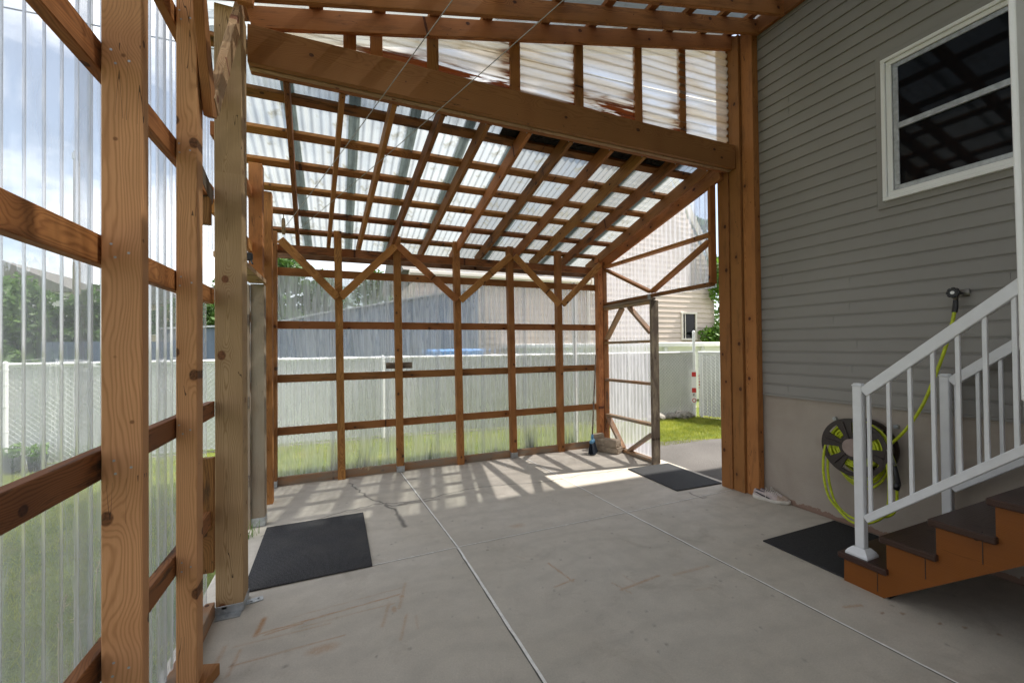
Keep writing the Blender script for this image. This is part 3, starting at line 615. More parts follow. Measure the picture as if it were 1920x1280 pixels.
QG('rail',(5.37,.03),(4.34,.03)); QG('rail',(5.37,2.125),(4.34,2.13)); QG('rail',(5.37,.485),(4.34,.50)); QG('rail',(5.37,1.03),(4.34,1.045)); QG('rail',(5.37,1.60),(4.34,1.61))
QG('gate_brace',(5.35,1.66),(4.97,2.10)); QG('gate_brace',(4.80,2.10),(4.36,1.72)); QG('gate_brace',(5.35,.47),(4.98,.05)); QG('gate_brace',(4.36,.38),(4.84,.05))
corrugated('gate_panel',(XW+.052,4.30,.02),(0,1,0),(0,0,1),(1,0,0),1.08,2.10,'panel_side',gate,pitch=.0765,amp=.008)
for z in (.86,1.86):
    bm=boxbm(.012,.05,.09,.002,c=(XW-.05,5.42,z)); boxbm(.03,.02,.075,.002,bm=bm,c=(XW-.052,5.415,z)); mesh_obj('hinge',bm,'galv',gate)
bm=boxbm(.01,.05,.07,.001,c=(XW-.046,4.34,2.20)); mesh_obj('joist_hanger',bm,'galv',cp)
# downspout outside the back wall
bm=bmesh.new(); tube(bm,[(3.60,5.90,-.05),(3.60,5.90,2.35),(3.60,5.90,2.60)],.036,10)
meta(mesh_obj('downspout',bm,'white_vinyl'),'white round downspout standing outside the back plastic wall near the gate','downspout')

# ================================================================== house
HX=4.04
hs=thing('house',(8.0,0,0),'taupe lap-sided house with concrete foundation along the right of the carport','house')
g=G('taupe_siding'); v=g.obj(); n=g.noise(v,1.2,4); n2=g.noise(v,160,2)
c=g.mix(g.ramp(n,(.3,0.),(.7,1.)),(.268,.255,.238),(.30,.286,.268)); M['siding']=g.done(g.bsdf(c,.5,normal=g.bump(n2,.15,.002),spec=.35))
def siding(name,y0,y1,z0,z1,parent,lap=.1075,mat='siding',hole=None):
    """dutch-lap courses facing -X at x=HX"""
    bm=bmesh.new(); z=z0; 
    prof=[(.0110,0),(.0113,.012),(.0092,.088),(.001,.0915),(.0005,.1075)]
    spans=[(y0,y1)]
    while z<z1-1e-4:
        top=min(z+lap,z1)
        sp=spans
        if hole and top>hole[2]+.01 and z<hole[3]-.01: sp=[(y0,hole[0]),(hole[1],y1)]
        for a,b in sp:
            prev=None
            for i,(d,h) in enumerate([(0,0)]+prof):
                A=bm.verts.new((HX-d,a,z+h)); Bv=bm.verts.new((HX-d,b,z+h))
                if prev: bm.faces.new((prev[0],prev[1],Bv,A))
                prev=(A,Bv)
        z+=lap
    bmesh.ops.recalc_face_normals(bm,faces=bm.faces)
    return mesh_obj(name,bm,mat,parent)
for k in range(26):
    zz=1.062+.1075*random.randint(0,34); yy=random.choice([-.5,.55,1.15,2.2,2.62])+random.uniform(-.12,.12)
    mesh_obj('lap_seam',boxbm(.0035,.0025,.088,c=(HX-.011,yy,zz+.052),rot=Matrix.Rotation(R(-2.4),3,'Y')),'siding',hs)
WY0,WY1,WZ0,WZ1=-.05,1.865,2.68,3.80
siding('wall_siding',-6,3.10,1.062,7.6,hs,hole=(WY0,WY1,WZ0,WZ1))
bm=boxbm(8.9,9.08,6.55,c=(HX+.02+4.45,-1.45,4.33)); 
# hollow the window recess
mesh_obj('wall_core',bm,'siding',hs)
g=G('foundation_cement'); v=g.obj(); n=g.noise(v,2.5,6,.6,.4); n2=g.noise(v,80,4,.7); sx=g.n('SeparateXYZ'); g.l(v,sx.inputs[0])
c=g.mix(g.ramp(n,(.35,0.),(.7,1.)),(.43,.375,.32),(.37,.315,.265)); dz=g.math('SUBTRACT',sx.outputs[2],-.52); dm=g.math('MULTIPLY',g.math('LESS_THAN',g.math('ADD',dz,g.math('MULTIPLY',g.noise(v,9,5,.7),-.12)),.02),.75)
c=g.mix(dm,c,(.23,.12,.08)); M['cement']=g.done(g.bsdf(c,.85,normal=g.bump(n2,.5,.004)))
bm=boxbm(8.89,9.06,1.16,c=(0,0,0)); mesh_obj('foundation',bm,'cement',hs,Matrix.Translation((HX+.01+4.445,-1.46,.48)))
bm=boxbm(.014,9.06,.02,c=(HX-.008,-1.46,1.05)); mesh_obj('starter_strip',bm,'siding',hs)
bm=bmesh.new(); prism(bm,[(3.65,7.5),(8.5,8.95),(13.4,7.5),(13.4,7.62),(8.5,9.07),(3.65,7.62)],9.12,'Y'); bmesh.ops.translate(bm,verts=bm.verts,vec=(0,-6.02,0)); mesh_obj('roof',bm,'shingle',hs)
bm=bmesh.new(); prism(bm,[(4.07,7.58),(8.5,8.93),(12.9,7.58)],.2,'Y'); bmesh.ops.translate(bm,verts=bm.verts,vec=(0,2.88,0)); mesh_obj('gable_wall',bm,'siding',hs)
# window
wn=mesh_obj('window',boxbm(.012,WY1-WY0+.10,WZ1-WZ0+.10,.002,c=(HX-.020,(WY0+WY1)/2,(WZ0+WZ1)/2)),'siding',hs)
def ring(name,y0,y1,z0,z1,wd,x0,x1,mat,parent,bev=.003):
    bm=bmesh.new(); xc=(x0+x1)/2; dx=x1-x0
    boxbm(dx,y1-y0,wd,bev,bm,(xc,(y0+y1)/2,z1-wd/2)); boxbm(dx,y1-y0,wd,bev,bm,(xc,(y0+y1)/2,z0+wd/2))
    boxbm(dx,wd,z1-z0-2*wd,bev,bm,(xc,y0+wd/2,(z0+z1)/2)); boxbm(dx,wd,z1-z0-2*wd,bev,bm,(xc,y1-wd/2,(z0+z1)/2))
    return mesh_obj(name,bm,mat,parent)
ring('frame',WY0,WY1,WZ0,WZ1,.028,HX-.062,HX-.024,'white_vinyl',wn); ring('frame',WY0+.03,WY1-.03,WZ0+.03,WZ1-.03,.035,HX-.050,HX-.026,'white_vinyl',wn)
ring('sash',WY0+.067,WY1-.067,WZ0+.067,WZ1-.067,.035,HX-.040,HX-.028,'galv',wn)
mesh_obj('sash_rail',boxbm(.022,WY1-WY0-.2,.045,.003,c=(HX-.042,(WY0+WY1)/2,3.235)),'galv',wn)
mesh_obj('pane',boxbm(.004,WY1-WY0-.14,WZ1-WZ0-.14,c=(HX-.030,(WY0+WY1)/2,(WZ0+WZ1)/2)),'pane',wn)
# outside tap
tap=thing('tap',(HX-.02,1.45,1.90),'black-wheeled outside tap on the taupe siding above the yellow-green hose','tap')
bm=bmesh.new(); tube(bm,[(HX-.015,1.45,1.905),(HX-.09,1.45,1.905)],.012,10); tube(bm,[(HX-.07,1.45,1.905),(HX-.075,1.452,1.85)],.013,10); boxbm(.006,.06,.05,.002,bm,(HX-.022,1.43,1.905)); mesh_obj('tap_body',bm,'brass',tap,smooth=True)
bm=bmesh.new(); 
for k in range(8):
    a=k*math.pi/4; boxbm(.014,.020,.022,.005,bm,(HX-.115,1.45+.027*math.cos(a),1.905+.027*math.sin(a)),rot=Matrix.Rotation(a,3,'X'))
prism(bm,[(1.45+.026*math.cos(k*math.pi/8),1.905+.026*math.sin(k*math.pi/8)) for k in range(16)],.014,'X'); bmesh.ops.translate(bm,verts=bm.verts[-32:],vec=(HX-.122,0,0))
mesh_obj('tap_wheel',bm,'black_plastic',tap)
bm=bmesh.new(); prism(bm,[(1.45+.011*math.cos(k*math.pi/8),1.905+.011*math.sin(k*math.pi/8)) for k in range(16)],.004,'X'); bmesh.ops.translate(bm,verts=bm.verts,vec=(HX-.128,0,0)); mesh_obj('wheel_cap',bm,'white_vinyl',tap)

# ================================================================== hose reel and hose
RC=V((3.80,2.01,.725)); 
reel=thing('hose_reel',(HX-.02,2.01,.725),'dark brown wall-mounted hose reel on the concrete foundation','hose reel')
def flange(x,rad,spokes=6,thick=.012,hub=.075,rot=.2):
    bm=bmesh.new(); n=48
    def ringseg(r0,r1):
        for k in range(n):
            a0,a1=k*2*math.pi/n,(k+1)*2*math.pi/n; c=[]
            for xx in (x,x+thick):
                c.append([bm.verts.new((xx,RC.y+r*math.cos(a),RC.z+r*math.sin(a))) for r,a in ((r0,a0),(r1,a0),(r1,a1),(r0,a1))])
            A,Bq=c; bm.faces.new(A); bm.faces.new(Bq[::-1])
            for i in range(4): bm.faces.new((A[i],A[(i+1)%4],Bq[(i+1)%4],Bq[i]))
    ringseg(rad*.86,rad); ringseg(hub*.9,hub*1.35)
    for k in range(spokes):
        a=rot+k*2*math.pi/spokes; pol=[]
        for r,hw in ((hub,.030),(rad*.5,.034),(rad*.90,.062)):
            pol.append((r,hw))
        pts=[(r*math.cos(a)-h*math.sin(a),r*math.sin(a)+h*math.cos(a)) for r,h in pol]+[(r*math.cos(a)+h*math.sin(a),r*math.sin(a)-h*math.cos(a)) for r,h in pol[::-1]]
        t=bmesh.new(); prism(t,[(RC.y+p,RC.z+q) for p,q in pts],thick*1.3,'X'); bmesh.ops.translate(t,verts=t.verts,vec=(x-.002,0,0)); me=bpy.data.meshes.new('t'); t.to_mesh(me); t.free(); bm.from_mesh(me)
        # raised rib on each spoke
        c,s_=math.cos(a),math.sin(a)
        boxbm(.012,rad*.62,.010,.002,bm,(x-.006,RC.y+rad*.58*c,RC.z+rad*.58*s_),rot=Matrix.Rotation(a,3,'X'))
    bmesh.ops.recalc_face_normals(bm,faces=bm.faces); return bm
o=mesh_obj('flange',flange(RC.x,.232),'reel',reel); mesh_obj('flange',flange(RC.x+.165,.225,rot=.5),'reel',reel)
bm=bmesh.new(); tube(bm,[RC+V((.005,0,0)),RC+V((.17,0,0))],.10,24); mesh_obj('drum',bm,'reel',reel,smooth=False)
bm=bmesh.new(); tube(bm,[RC+V((-.012,0,0)),RC+V((.01,0,0))],.070,28); mesh_obj('hub_cap',bm,'hub',reel)
bm=boxbm(.03,.22,.04,.005,c=(HX-.025,2.01,.83)); boxbm(.03,.22,.04,.005,bm,(HX-.025,2.01,.57)); boxbm(.03,.04,.30,.005,bm,(HX-.027,1.91,.70)); boxbm(.03,.04,.30,.005,bm,(HX-.027,2.11,.70)); boxbm(.07,.05,.05,.005,bm,(HX-.05,2.01,.725)); mesh_obj('wall_bracket',bm,'reel',reel)
for y,z in ((2.265,.90),(1.83,.905),(2.22,.47),(1.86,.47)):
    bm=bmesh.new(); tube(bm,[(HX+.008,y,z),(HX-.02,y,z)],.016,10); tube(bm,[(HX-.018,y,z),(HX-.028,y,z)],.009,6); mesh_obj('bolt',bm,'galv',reel)
bm=bmesh.new()
def loop(cx,rr,z0,jit=.004,n=40,a0=0,a1=2*math.pi,sag=0):
    P=[]
    for k in range(n+1):
        a=a0+(a1-a0)*k/n; r=rr+random.uniform(-jit,jit)
        P.append((cx,RC.y+r*math.cos(a),z0+r*math.sin(a)*(1+(sag if math.sin(a)<0 else 0))))
    return P
for i in range(7):
    for j in range(3): tube(bm,loop(RC.x+.028+.0195*i,.118+.019*j,RC.z),.0095,8,closed=False)
for i,(rr,sg) in enumerate(((.185,.30),(.195,.42),(.19,.58),(.20,.68),(.185,.25))):
    tube(bm,loop(RC.x+.03+.025*i,rr,RC.z-.0,.002,sag=sg),.0095,8)
# long slack loops that hang to the ground
for dx,yl,yr,zb in ((-.012,2.225,1.77,.13),(.014,2.205,1.735,.155)):
    tube(bm,smooth_path([(RC.x+.05+dx,2.16,.84),(RC.x+.02+dx,yl-.01,.70),(RC.x+dx,yl,.50),(RC.x+dx,yl-.03,.30),(RC.x+dx,2.12,.20),(RC.x+dx,2.01,zb),(RC.x+dx,1.87,zb+.06),(RC.x+dx,yr+.02,.30),(RC.x+dx,yr,.50),(RC.x+.03+dx,yr+.03,.68),(RC.x+.06,1.86,.84)]),.0098,8)
tube(bm,smooth_path([(RC.x+.08,1.93,.64),(RC.x+.06,1.88,.72),(3.90,1.81,.785),(3.90,1.71,.92),(3.905,1.62,1.10),(3.915,1.55,1.32),(3.93,1.49,1.55),(3.945,1.465,1.70),(3.955,1.456,1.775)]),.0105,10)
hose=meta(mesh_obj('garden_hose',bm,'hose',smooth=True),'yellow-green garden hose coiled on the brown reel and rising to the tap','hose')
bm=bmesh.new(); tube(bm,[(3.955,1.456,1.77),(3.962,1.453,1.81),(3.965,1.452,1.853)],[.0145,.0155,.013],10); mesh_obj('hose_collar',bm,'black_plastic',hose)
noz=thing('hose_nozzle',(3.80,1.80,.70),'metal and black spray nozzle hanging at the right of the hose reel','nozzle')
bm=bmesh.new(); tube(bm,[(3.80,1.775,.765),(3.795,1.755,.70),(3.79,1.74,.655)],[.012,.014,.016],10); mesh_obj('nozzle_barrel',bm,'galv',noz,smooth=True)
bm=bmesh.new(); tube(bm,smooth_path([(3.79,1.74,.652),(3.785,1.725,.59),(3.785,1.715,.53)]),[.017]*17 if 0 else .017,10); tube(bm,[(3.785,1.715,.53),(3.785,1.73,.485)],[.020,.022],10); mesh_obj('nozzle_grip',bm,'black_plastic',noz,smooth=True)

# ================================================================== stairs with railings
stt=thing('staircase',(3.53,1.1,0),'varnished orange timber steps with dark brown treads and white railings against the house','stairs')
SX0,SX1=3.075,4.00; YF=[1.705,1.475,1.245,1.015,.785,.555,.325,.095]; TZ=[.19+.194*i for i in range(8)]
def stringer(x0,x1):
    pol=[(1.69,0.0)]; 
    for i,(y,z) in enumerate(zip(YF,TZ)):
        pol+= [(y-.018,z-.04)] ; nxt=YF[i+1]-.018 if i+1<len(YF) else -.15
        pol+= [(nxt,z-.04)]
    pol+=[(-.15,1.35),(1.475,.0)]
    bm=bmesh.new(); t=[(a,b) for a,b in pol]; prism(bm,t,x1-x0,'X'); bmesh.ops.translate(bm,verts=bm.verts,vec=(x0,0,0)); return bm
for x in (SX0,3.94):
    bm=stringer(x,x+.04); 
    m=Matrix.Translation((x,1.0,.5))@Matrix.Rotation(R(-90),4,'Z')@Matrix.Rotation(0,4,'X')
    bmesh.ops.transform(bm,matrix=m.inverted(),verts=bm.verts); mesh_obj('stringer',bm,'wood_stair',stt,m)
for i,(y,z) in enumerate(zip(YF,TZ)):
    d=.25 if i<7 else .5
    beam('tread',(3.045,y-d/2,z-.02),(4.015,y-d/2,z-.02),d+.015,.038,'wood_tread',stt,(0,0,1),bev=.006)
    if i: beam('riser',(3.115,y-.03,z-.135),(3.94,y-.03,z-.135),.15,.02,'wood_tread' if i%2 else 'wood_stair',stt,(0,1,0))
bm=bmesh.new()
for i in range(3):
    boxbm(.003,.0025,.17,bm=bm,c=(3.0735,YF[i+1]+.03-.23*0,TZ[i]-.02-.06)) 
mesh_obj('panel_joint',bm,'ink',stt)
bm=boxbm(1.9,1.5,.04,c=(3.05,-.92,1.74))
for k in range(10): boxbm(1.9,.004,.008,bm=bm,c=(3.05,-.2-.15*k,1.758))
mesh_obj('shade_landing',bm,'wood_tread',stt)  # deck added out of view to shade the floor around the stairs
bm=boxbm(.02,1.5,1.70,c=(2.12,-.92,.86)); boxbm(.94,.02,1.70,bm=bm,c=(2.60,-.18,.86)); mesh_obj('shade_skirt',bm,'wood_stair',stt)  # closed boards added below the deck, unseen, to block light
def railing(X,y0,z0,ztop,slope,y1,name='railing',bal0=1.478,first=None,lowz=.43,foot=True):
    rl=mesh_obj(name,boxbm(.052,.052,ztop-z0,.005,c=(X,y0,(z0+ztop)/2)),'rail_white',stt)
    bm=bmesh.new(); boxbm(.058,.058,.012,.004,bm,(X,y0,ztop+.004)); boxbm(.05,.05,.012,.006,bm,(X,y0,ztop+.012)); mesh_obj('post_cap',bm,'rail_white',rl)
    bm=bmesh.new(); lathe(bm,[(.088,0),(.088,.012),(.075,.03),(.05,.05),(.043,.052)],4); bmesh.ops.rotate(bm,cent=(0,0,0),matrix=Matrix.Rotation(math.pi/4,3,'Z'),verts=bm.verts); bmesh.ops.translate(bm,vec=(X,y0,z0),verts=bm.verts); foot and mesh_obj('post_foot',bm,'rail_white',rl)
    def rz_(y,base): return base+(y0-y)*slope
    L1=ztop-.065; L0=lowz
    for nm,base,hh in (('top_rail',L1,.062),('bottom_rail',L0,.045)):
        a=V((X,y0-.03,rz_(y0-.03,base))); b=V((X,y1,rz_(y1,base))); beam(nm,a,b,hh,.042,'rail_white',rl,(1,0,0),bev=.004)
    y=y0-.055
    k=0
    while y>y1:
        mesh_obj('baluster',boxbm(.019,.019,L1-L0-.03,.002,c=(X,y,(rz_(y,L1)+rz_(y,L0))/2-.01)),'rail_white',rl)
        y-=.1045; k+=1
    return rl
railing(3.13,1.615,.19,1.285,.885,-.1,lowz=.405)
railing(3.93,1.50,.30,1.325,.86,-.1,lowz=.52,foot=False)

# ================================================================== mats
def mat_(x0,y0,x1,y1,rz,mat,label,th=.010):
    n=70; bm=bmesh.new(); w_,h_=x1-x0,y1-y0; boxbm(w_,h_,th,.003,bm)
    o=mesh_obj('floor_mat',bm,mat,None,Matrix.Translation(((x0+x1)/2,(y0+y1)/2,th/2+.003))@Matrix.Rotation(rz,4,'Z'))
    return meta(o,label,'mat')
mat_(-.58,3.135,.213,4.175,R(.4),'mat','charcoal ribbed floor mat on the concrete by the side door opening at left')
mat_(3.335,3.39,3.97,4.245,R(-2),'mat_black','black rubber doormat in the gate opening, partly in sun')
mat_(3.09,1.45,4.0,2.27,0,'mat_black','black mat on the floor at the foot of the stairs')

# ================================================================== shoes
def shoe(loc,rz,label):
    t=thing('shoe',loc,label,'shoe','pair of pale running shoes by the post',rz)
    T=W[t.name]
    n=24; bm=bmesh.new(); secs=[]
    L_=.285
    # outline half widths along the length; x runs heel -> toe
    st=[(0,.026,.060),(.02,.033,.075),(.06,.037,.085),(.10,.036,.080),(.14,.039,.075),(.18,.045,.062),(.22,.047,.048),(.255,.040,.036),(.28,.022,.026)]
    sole=bmesh.new(); ring_=[]
    def ringpts(hw,z): return z
    out=[(x,hw) for x,hw,_ in st]; full=[(x,hw) for x,hw in out]+[(x,-hw) for x,hw in out[::-1]]
    full=[(x,y*1.1) for x,y in full]; full=[(-.008,0)]+full[0:9]+[(.292,0)]+full[9:]
    for sc,z in ((.96,.0),(1.02,.006),(1.0,.026),(.97,.030)):
        ring_.append([sole.verts.new(((x-.14)*sc+.14,y*sc,z+(.008*max(0,(x-.2)/.09)**2)+(.010*max(0,(.05-x)/.05) if z>.01 else 0))) for x,y in full])
    sole.faces.new(ring_[0][::-1]); sole.faces.new(ring_[-1])
    for A,Bq in zip(ring_,ring_[1:]):
        for i in range(len(A)): sole.faces.new((A[i],A[(i+1)%len(A)],Bq[(i+1)%len(A)],Bq[i]))
    mesh_obj('sole',sole,'shoe_sole',t,T,smooth=True)
    up_=bmesh.new(); rr=[]
    for x,hw,h in st:
        c=[]
        for k in range(11):
            a=math.pi*k/10; yy=math.cos(a)*hw; zz=.024+math.sin(a)**.75*h
            if .035<x<.115 and 3<=k<=7: zz=.024+h-.030; 
            c.append(up_.verts.new((x,yy,zz)))
        rr.append(c)
    for i,(A,Bq) in enumerate(zip(rr,rr[1:])):
        for k in range(10):
            f=up_.faces.new((A[k],A[k+1],Bq[k+1],Bq[k])); f.material_index=1 if i>=6 else (2 if 1<=i<=2 and 3<=k<=6 else 0)
    up_.faces.new(rr[0][::-1]); up_.faces.new(rr[-1]); bmesh.ops.recalc_face_normals(up_,faces=up_.faces)
    u=mesh_obj('upper',up_,['shoe','shoe_toe','shoe_sock'],t,T,smooth=True); u.modifiers.new('s','SUBSURF').render_levels=1
    lace=bmesh.new()
    for k in range(6):
        x=.115+.016*k; z=.024+.084-.030*k/5*.9; tube(lace,smooth_path([(x,-.024,z-.012),(x+.004,0,z+.004),(x,.024,z-.012)],4),.003,6)
    tube(lace,smooth_path([(.11,0,.11),(.10,.03,.115),(.115,.035,.10),(.12,.01,.11)],5),.0025,6); tube(lace,smooth_path([(.12,-.025,.095),(.12,-.042,.055),(.123,-.045,.012)],5),.0025,6)
    mesh_obj('laces',lace,'shoe_sole',t,T)
    for sd in (1,-1):
        b=bmesh.new(); pts=[(.012,.066),(.03,.062),(.08,.045),(.15,.030),(.17,.034),(.13,.048),(.09,.056),(.04,.070)]
        vs=[]
        for x,z in pts:
            hw=np.interp(x,[s[0] for s in st],[s[1] for s in st]); h=np.interp(x,[s[0] for s in st],[s[2] for s in st])
            sn=min(.98,max(0,(z-.024)/h))**(1/.75); vs.append(b.verts.new((x,sd*(math.sqrt(max(0,1-sn*sn))*hw+.0035),z)))
        b.faces.new(vs if sd<0 else vs[::-1]); r_=bmesh.ops.extrude_face_region(b,geom=b.faces[:]); bmesh.ops.translate(b,vec=(0,sd*-.004,0),verts=[e for e in r_['geom'] if isinstance(e,bmesh.types.BMVert)])
        mesh_obj('side_stripe',b,'ink',t,T)
shoe((3.915,2.965,0),R(-72),'nearer pale pink-grey running shoe of the pair by the house post')
shoe((4.0-.02,2.86+.09,0),R(-80),'farther pale pink-grey running shoe, closest to the foundation wall')

# ================================================================== broom, blocks, offcut
br=thing('broom',(3.38,5.08,0),'upright broom with brown stick and blue head leaning in the corner beside the gate','broom')
bm=bmesh.new(); tube(bm,[(3.405,5.12,.20),(3.60,5.29,1.42)],.011,8); mesh_obj('stick',bm,'wood_dark',br)
bm=bmesh.new(); tube(bm,[(3.41,5.125,.27),(3.40,5.115,.20)],[.016,.022],8); boxbm(.15,.045,.055,.012,bm,(3.385,5.09,.175),rot=Matrix.Rotation(R(40),3,'Z')); mesh_obj('broom_head',bm,'broom_blue',br)
bm=bmesh.new()
for k in range(260):
    u_=random.uniform(-.075,.075); v_=random.uniform(-.02,.02); p=V((3.385,5.09,0))+Matrix.Rotation(R(40),3,'Z')@V((u_,v_,0)); q=V((3.375,5.06,0))+Matrix.Rotation(R(40),3,'Z')@V((u_*1.35,v_*2.4,0))
    tube(bm,[(p.x,p.y,.16),(q.x,q.y,random.uniform(.004,.02))],.0035,3,cap=False)
mesh_obj('bristles',bm,'broom_bristle',br)
def rough_box(sx,sy,sz,poly=None,seed=1,amp=.004):
    bm=boxbm(sx,sy,sz,.012); bmesh.ops.subdivide_edges(bm,edges=bm.edges[:],cuts=3,use_grid_fill=True); r_=random.Random(seed)
    for v_ in bm.verts: v_.co+=V((r_.gauss(0,amp),r_.gauss(0,amp),r_.gauss(0,amp)))
    return bm
bl1=meta(mesh_obj('concrete_block',rough_box(.34,.17,.085,seed=3,amp=.003),'stone',None,Matrix.Translation((3.66,5.06,.045))@Matrix.Rotation(R(-62),4,'Z')),'lower tan concrete block beside the broom in the corner','block','concrete blocks in the corner')
bl2=meta(mesh_obj('concrete_block',rough_box(.33,.16,.10,seed=4,amp=.003),'stone',None,Matrix.Translation((3.655,5.08,.137))@Matrix.Rotation(R(-66),4,'Z')),'upper tan concrete block stacked on another beside the gate','block','concrete blocks in the corner')
bl3=meta(mesh_obj('concrete_block',rough_box(.17,.10,.24,seed=5,amp=.003),'stone',None,Matrix.Translation((3.585,5.22,.125))@Matrix.Rotation(R(-40),4,'Z')@Matrix.Rotation(R(-8),4,'Y')),'tan concrete block stood on end behind the stacked pair','block','concrete blocks in the corner')
o=beam('wood_offcut',(-.66,2.16,.03),(-.575,2.42,.03),.085,.055,'wood_pale',None,(0,0,1)); meta(o,'short sawn pine offcut lying on the floor at the foot of the left studs','offcut')
# wires and pulley
def wire(a,b,label,sag=.02):
    bm=bmesh.new(); a,b=V(a),V(b); tube(bm,[a.lerp(b,t/12)-V((0,0,sag*math.sin(math.pi*t/12))) for t in range(13)],.0028,5,cap=False); return meta(mesh_obj('wire',bm,'rope',smooth=True),label,'wire','wires crossing under the roof')
PW=V((-.545,5.12,2.87))
wire(PW,(.80,1.0,2.77+.55),'upper of two thin steel wires slanting under the roof to the pulley')
wire(PW+V((.17,-.02,.03)),(1.2,1.5,3.366),'lower of two thin steel wires slanting under the roof to the pulley')
pu=thing('pulley',(-.57,5.15,2.87),'small old pulley wheel hanging under the low end of the roof','pulley')
bm=bmesh.new()
for rr,x in ((.085,-.008),(.085,.008)):
    tube(bm,[(PW.x+x,PW.y+rr*.55*math.cos(a*math.pi/12),PW.z+rr*math.sin(a*math.pi/12)+.03) for a in range(24)],.007,6,closed=True)
for k in range(4):
    a=k*math.pi/4; boxbm(.008,.09*.9,.008,bm=bm,c=(PW.x,PW.y,PW.z+.03),rot=Matrix.Rotation(a,3,'X'))
mesh_obj('pulley_wheel',bm,'rope_coil',pu)
bm=bmesh.new(); tube(bm,[(PW.x,PW.y,PW.z+.11),(PW.x,PW.y+.02,PW.z+.19)],.005,5); mesh_obj('hook',bm,'rope',pu)
# bright board hanging close to the camera at the right
meta(mesh_obj('white_board',boxbm(.16,.014,2.2,.003,c=(1.850,.52,2.50),rot=Matrix.Rotation(R(-1.3),3,'Y')),'white_vinyl'),'bright white board hanging upright at the right edge, close by','board')
# ================================================================== beyond the carport
def fence(name,P,z0,z1,label,posts,extra=0):
    t=thing(name,(P[0][0],P[0][1],-.06),label,'fence')
    sl=bmesh.new(); ch=bmesh.new(); cu=bmesh.new(); tr=bmesh.new()
    for a,b in zip(P,P[1:]):
        a2,b2=V((a[0],a[1],0)),V((b[0],b[1],0)); d=(b2-a2); Ln=d.length; d.normalize(); n=V((-d.y,d.x,0)); rot=Matrix.Rotation(math.atan2(d.y,d.x),3,'Z')
        k=int(Ln/.085)
        for i in range(k):
            c=a2+d*(i+.5)*Ln/k+n*.008; boxbm(.0838,.004,z1-z0-.07+random.uniform(-.01,.01),bm=sl,c=(c.x,c.y,(z0+z1)/2-.01+random.uniform(-.006,.006)),rot=rot@Matrix.Rotation(random.gauss(0,.06),3,'Z'))
        H=z1-z0-.04
        if extra:
            k=int((Ln+H)/.075); w_=.0062
            for sgn in (1,-1):
                for i in range(k):
                    u=i*.075-H if sgn>0 else i*.075
                    u0,u1=(u,u+H) if sgn>0 else (u,u-H); zz0,zz1=z0+.02,z0+.02+H
                    # clip to the run
                    def cl(ua,za,ub,zb):
                        if ua<0: t_=(0-ua)/(ub-ua); ua,za=0,za+(zb-za)*t_
                        if ua>Ln: t_=(Ln-ua)/(ub-ua); ua,za=Ln,za+(zb-za)*t_
                        return ua,za
                    if max(u0,u1)<=0 or min(u0,u1)>=Ln: continue
                    A=cl(u0,zz0,u1,zz1); Bq=cl(u1,zz1,u0,zz0)
                    if Bq[1]-A[1]<.02: continue
                    pa_=a2+d*A[0]-n*.006*(1.6 if sgn>0 else 1); pb=a2+d*Bq[0]-n*.006*(1.6 if sgn>0 else 1); pa_.z=A[1]; pb.z=Bq[1]
                    tube(ch,[pa_,pb],w_/1.6,3,cap=False)
        tube(tr,[(a2.x,a2.y,z1),(b2.x,b2.y,z1)],.024,8); 
        boxbm(Ln,.10,.10,bm=cu,c=((a2+b2)/2+V((0,0,z0-.06)))[:],rot=rot)
        boxbm(Ln,.012,.03,bm=tr,c=((a2+b2)/2+V((0,0,z1-.03)))[:],rot=rot)
    mesh_obj('privacy_slats',sl,'slat',t)
    if extra: mesh_obj('chain_link',ch,'chain',t)
    mesh_obj('top_rail',tr,'chain',t,smooth=False); mesh_obj('kerb',cu,'stone_grey',t)
    for x,y,h in posts:
        bm=bmesh.new(); tube(bm,[(x,y,-.06),(x,y,h)],.032,10); tube(bm,[(x,y,h),(x,y,h+.03)],[.036,.012],10)
        for zz in (.15,.45,.8,1.1,1.3): tube(bm,[(x-.0,y,zz),(x,y,zz+.02)],.037,10)
        mesh_obj('fence_post',bm,'chain',t)
    return t
def fy(x): return 7.85+(x+.95)*(-.108)*(1 if x>1.5 else .35) if x<=1.5 else 7.763-(x-1.5)*.140
f1=fence('fence',[(-24,8.6),(-4.5,7.98),(1.5,7.78),(7.31,6.95)],-.04,1.38,'long white slatted chain-link fence behind the back wall, running off to the left',
   [(x,(7.98+(x+4.5)*-.0333 if x<1.5 else 7.78-(x-1.5)*.1429)-.035,1.40) for x in (-11.6,-9.1,-6.6,-4.22,-1.75,.735,3.2,5.7)]+[(7.31,6.93,1.84)],1)
f2=fence('fence',[(7.36,6.86),(7.62,6.30),(9.6,2.0)],-.04,1.38,'shorter white slatted chain-link fence turning towards the driveway from the tall corner post',[(8.5,4.35,1.40),(7.40,6.82,1.36)],1)
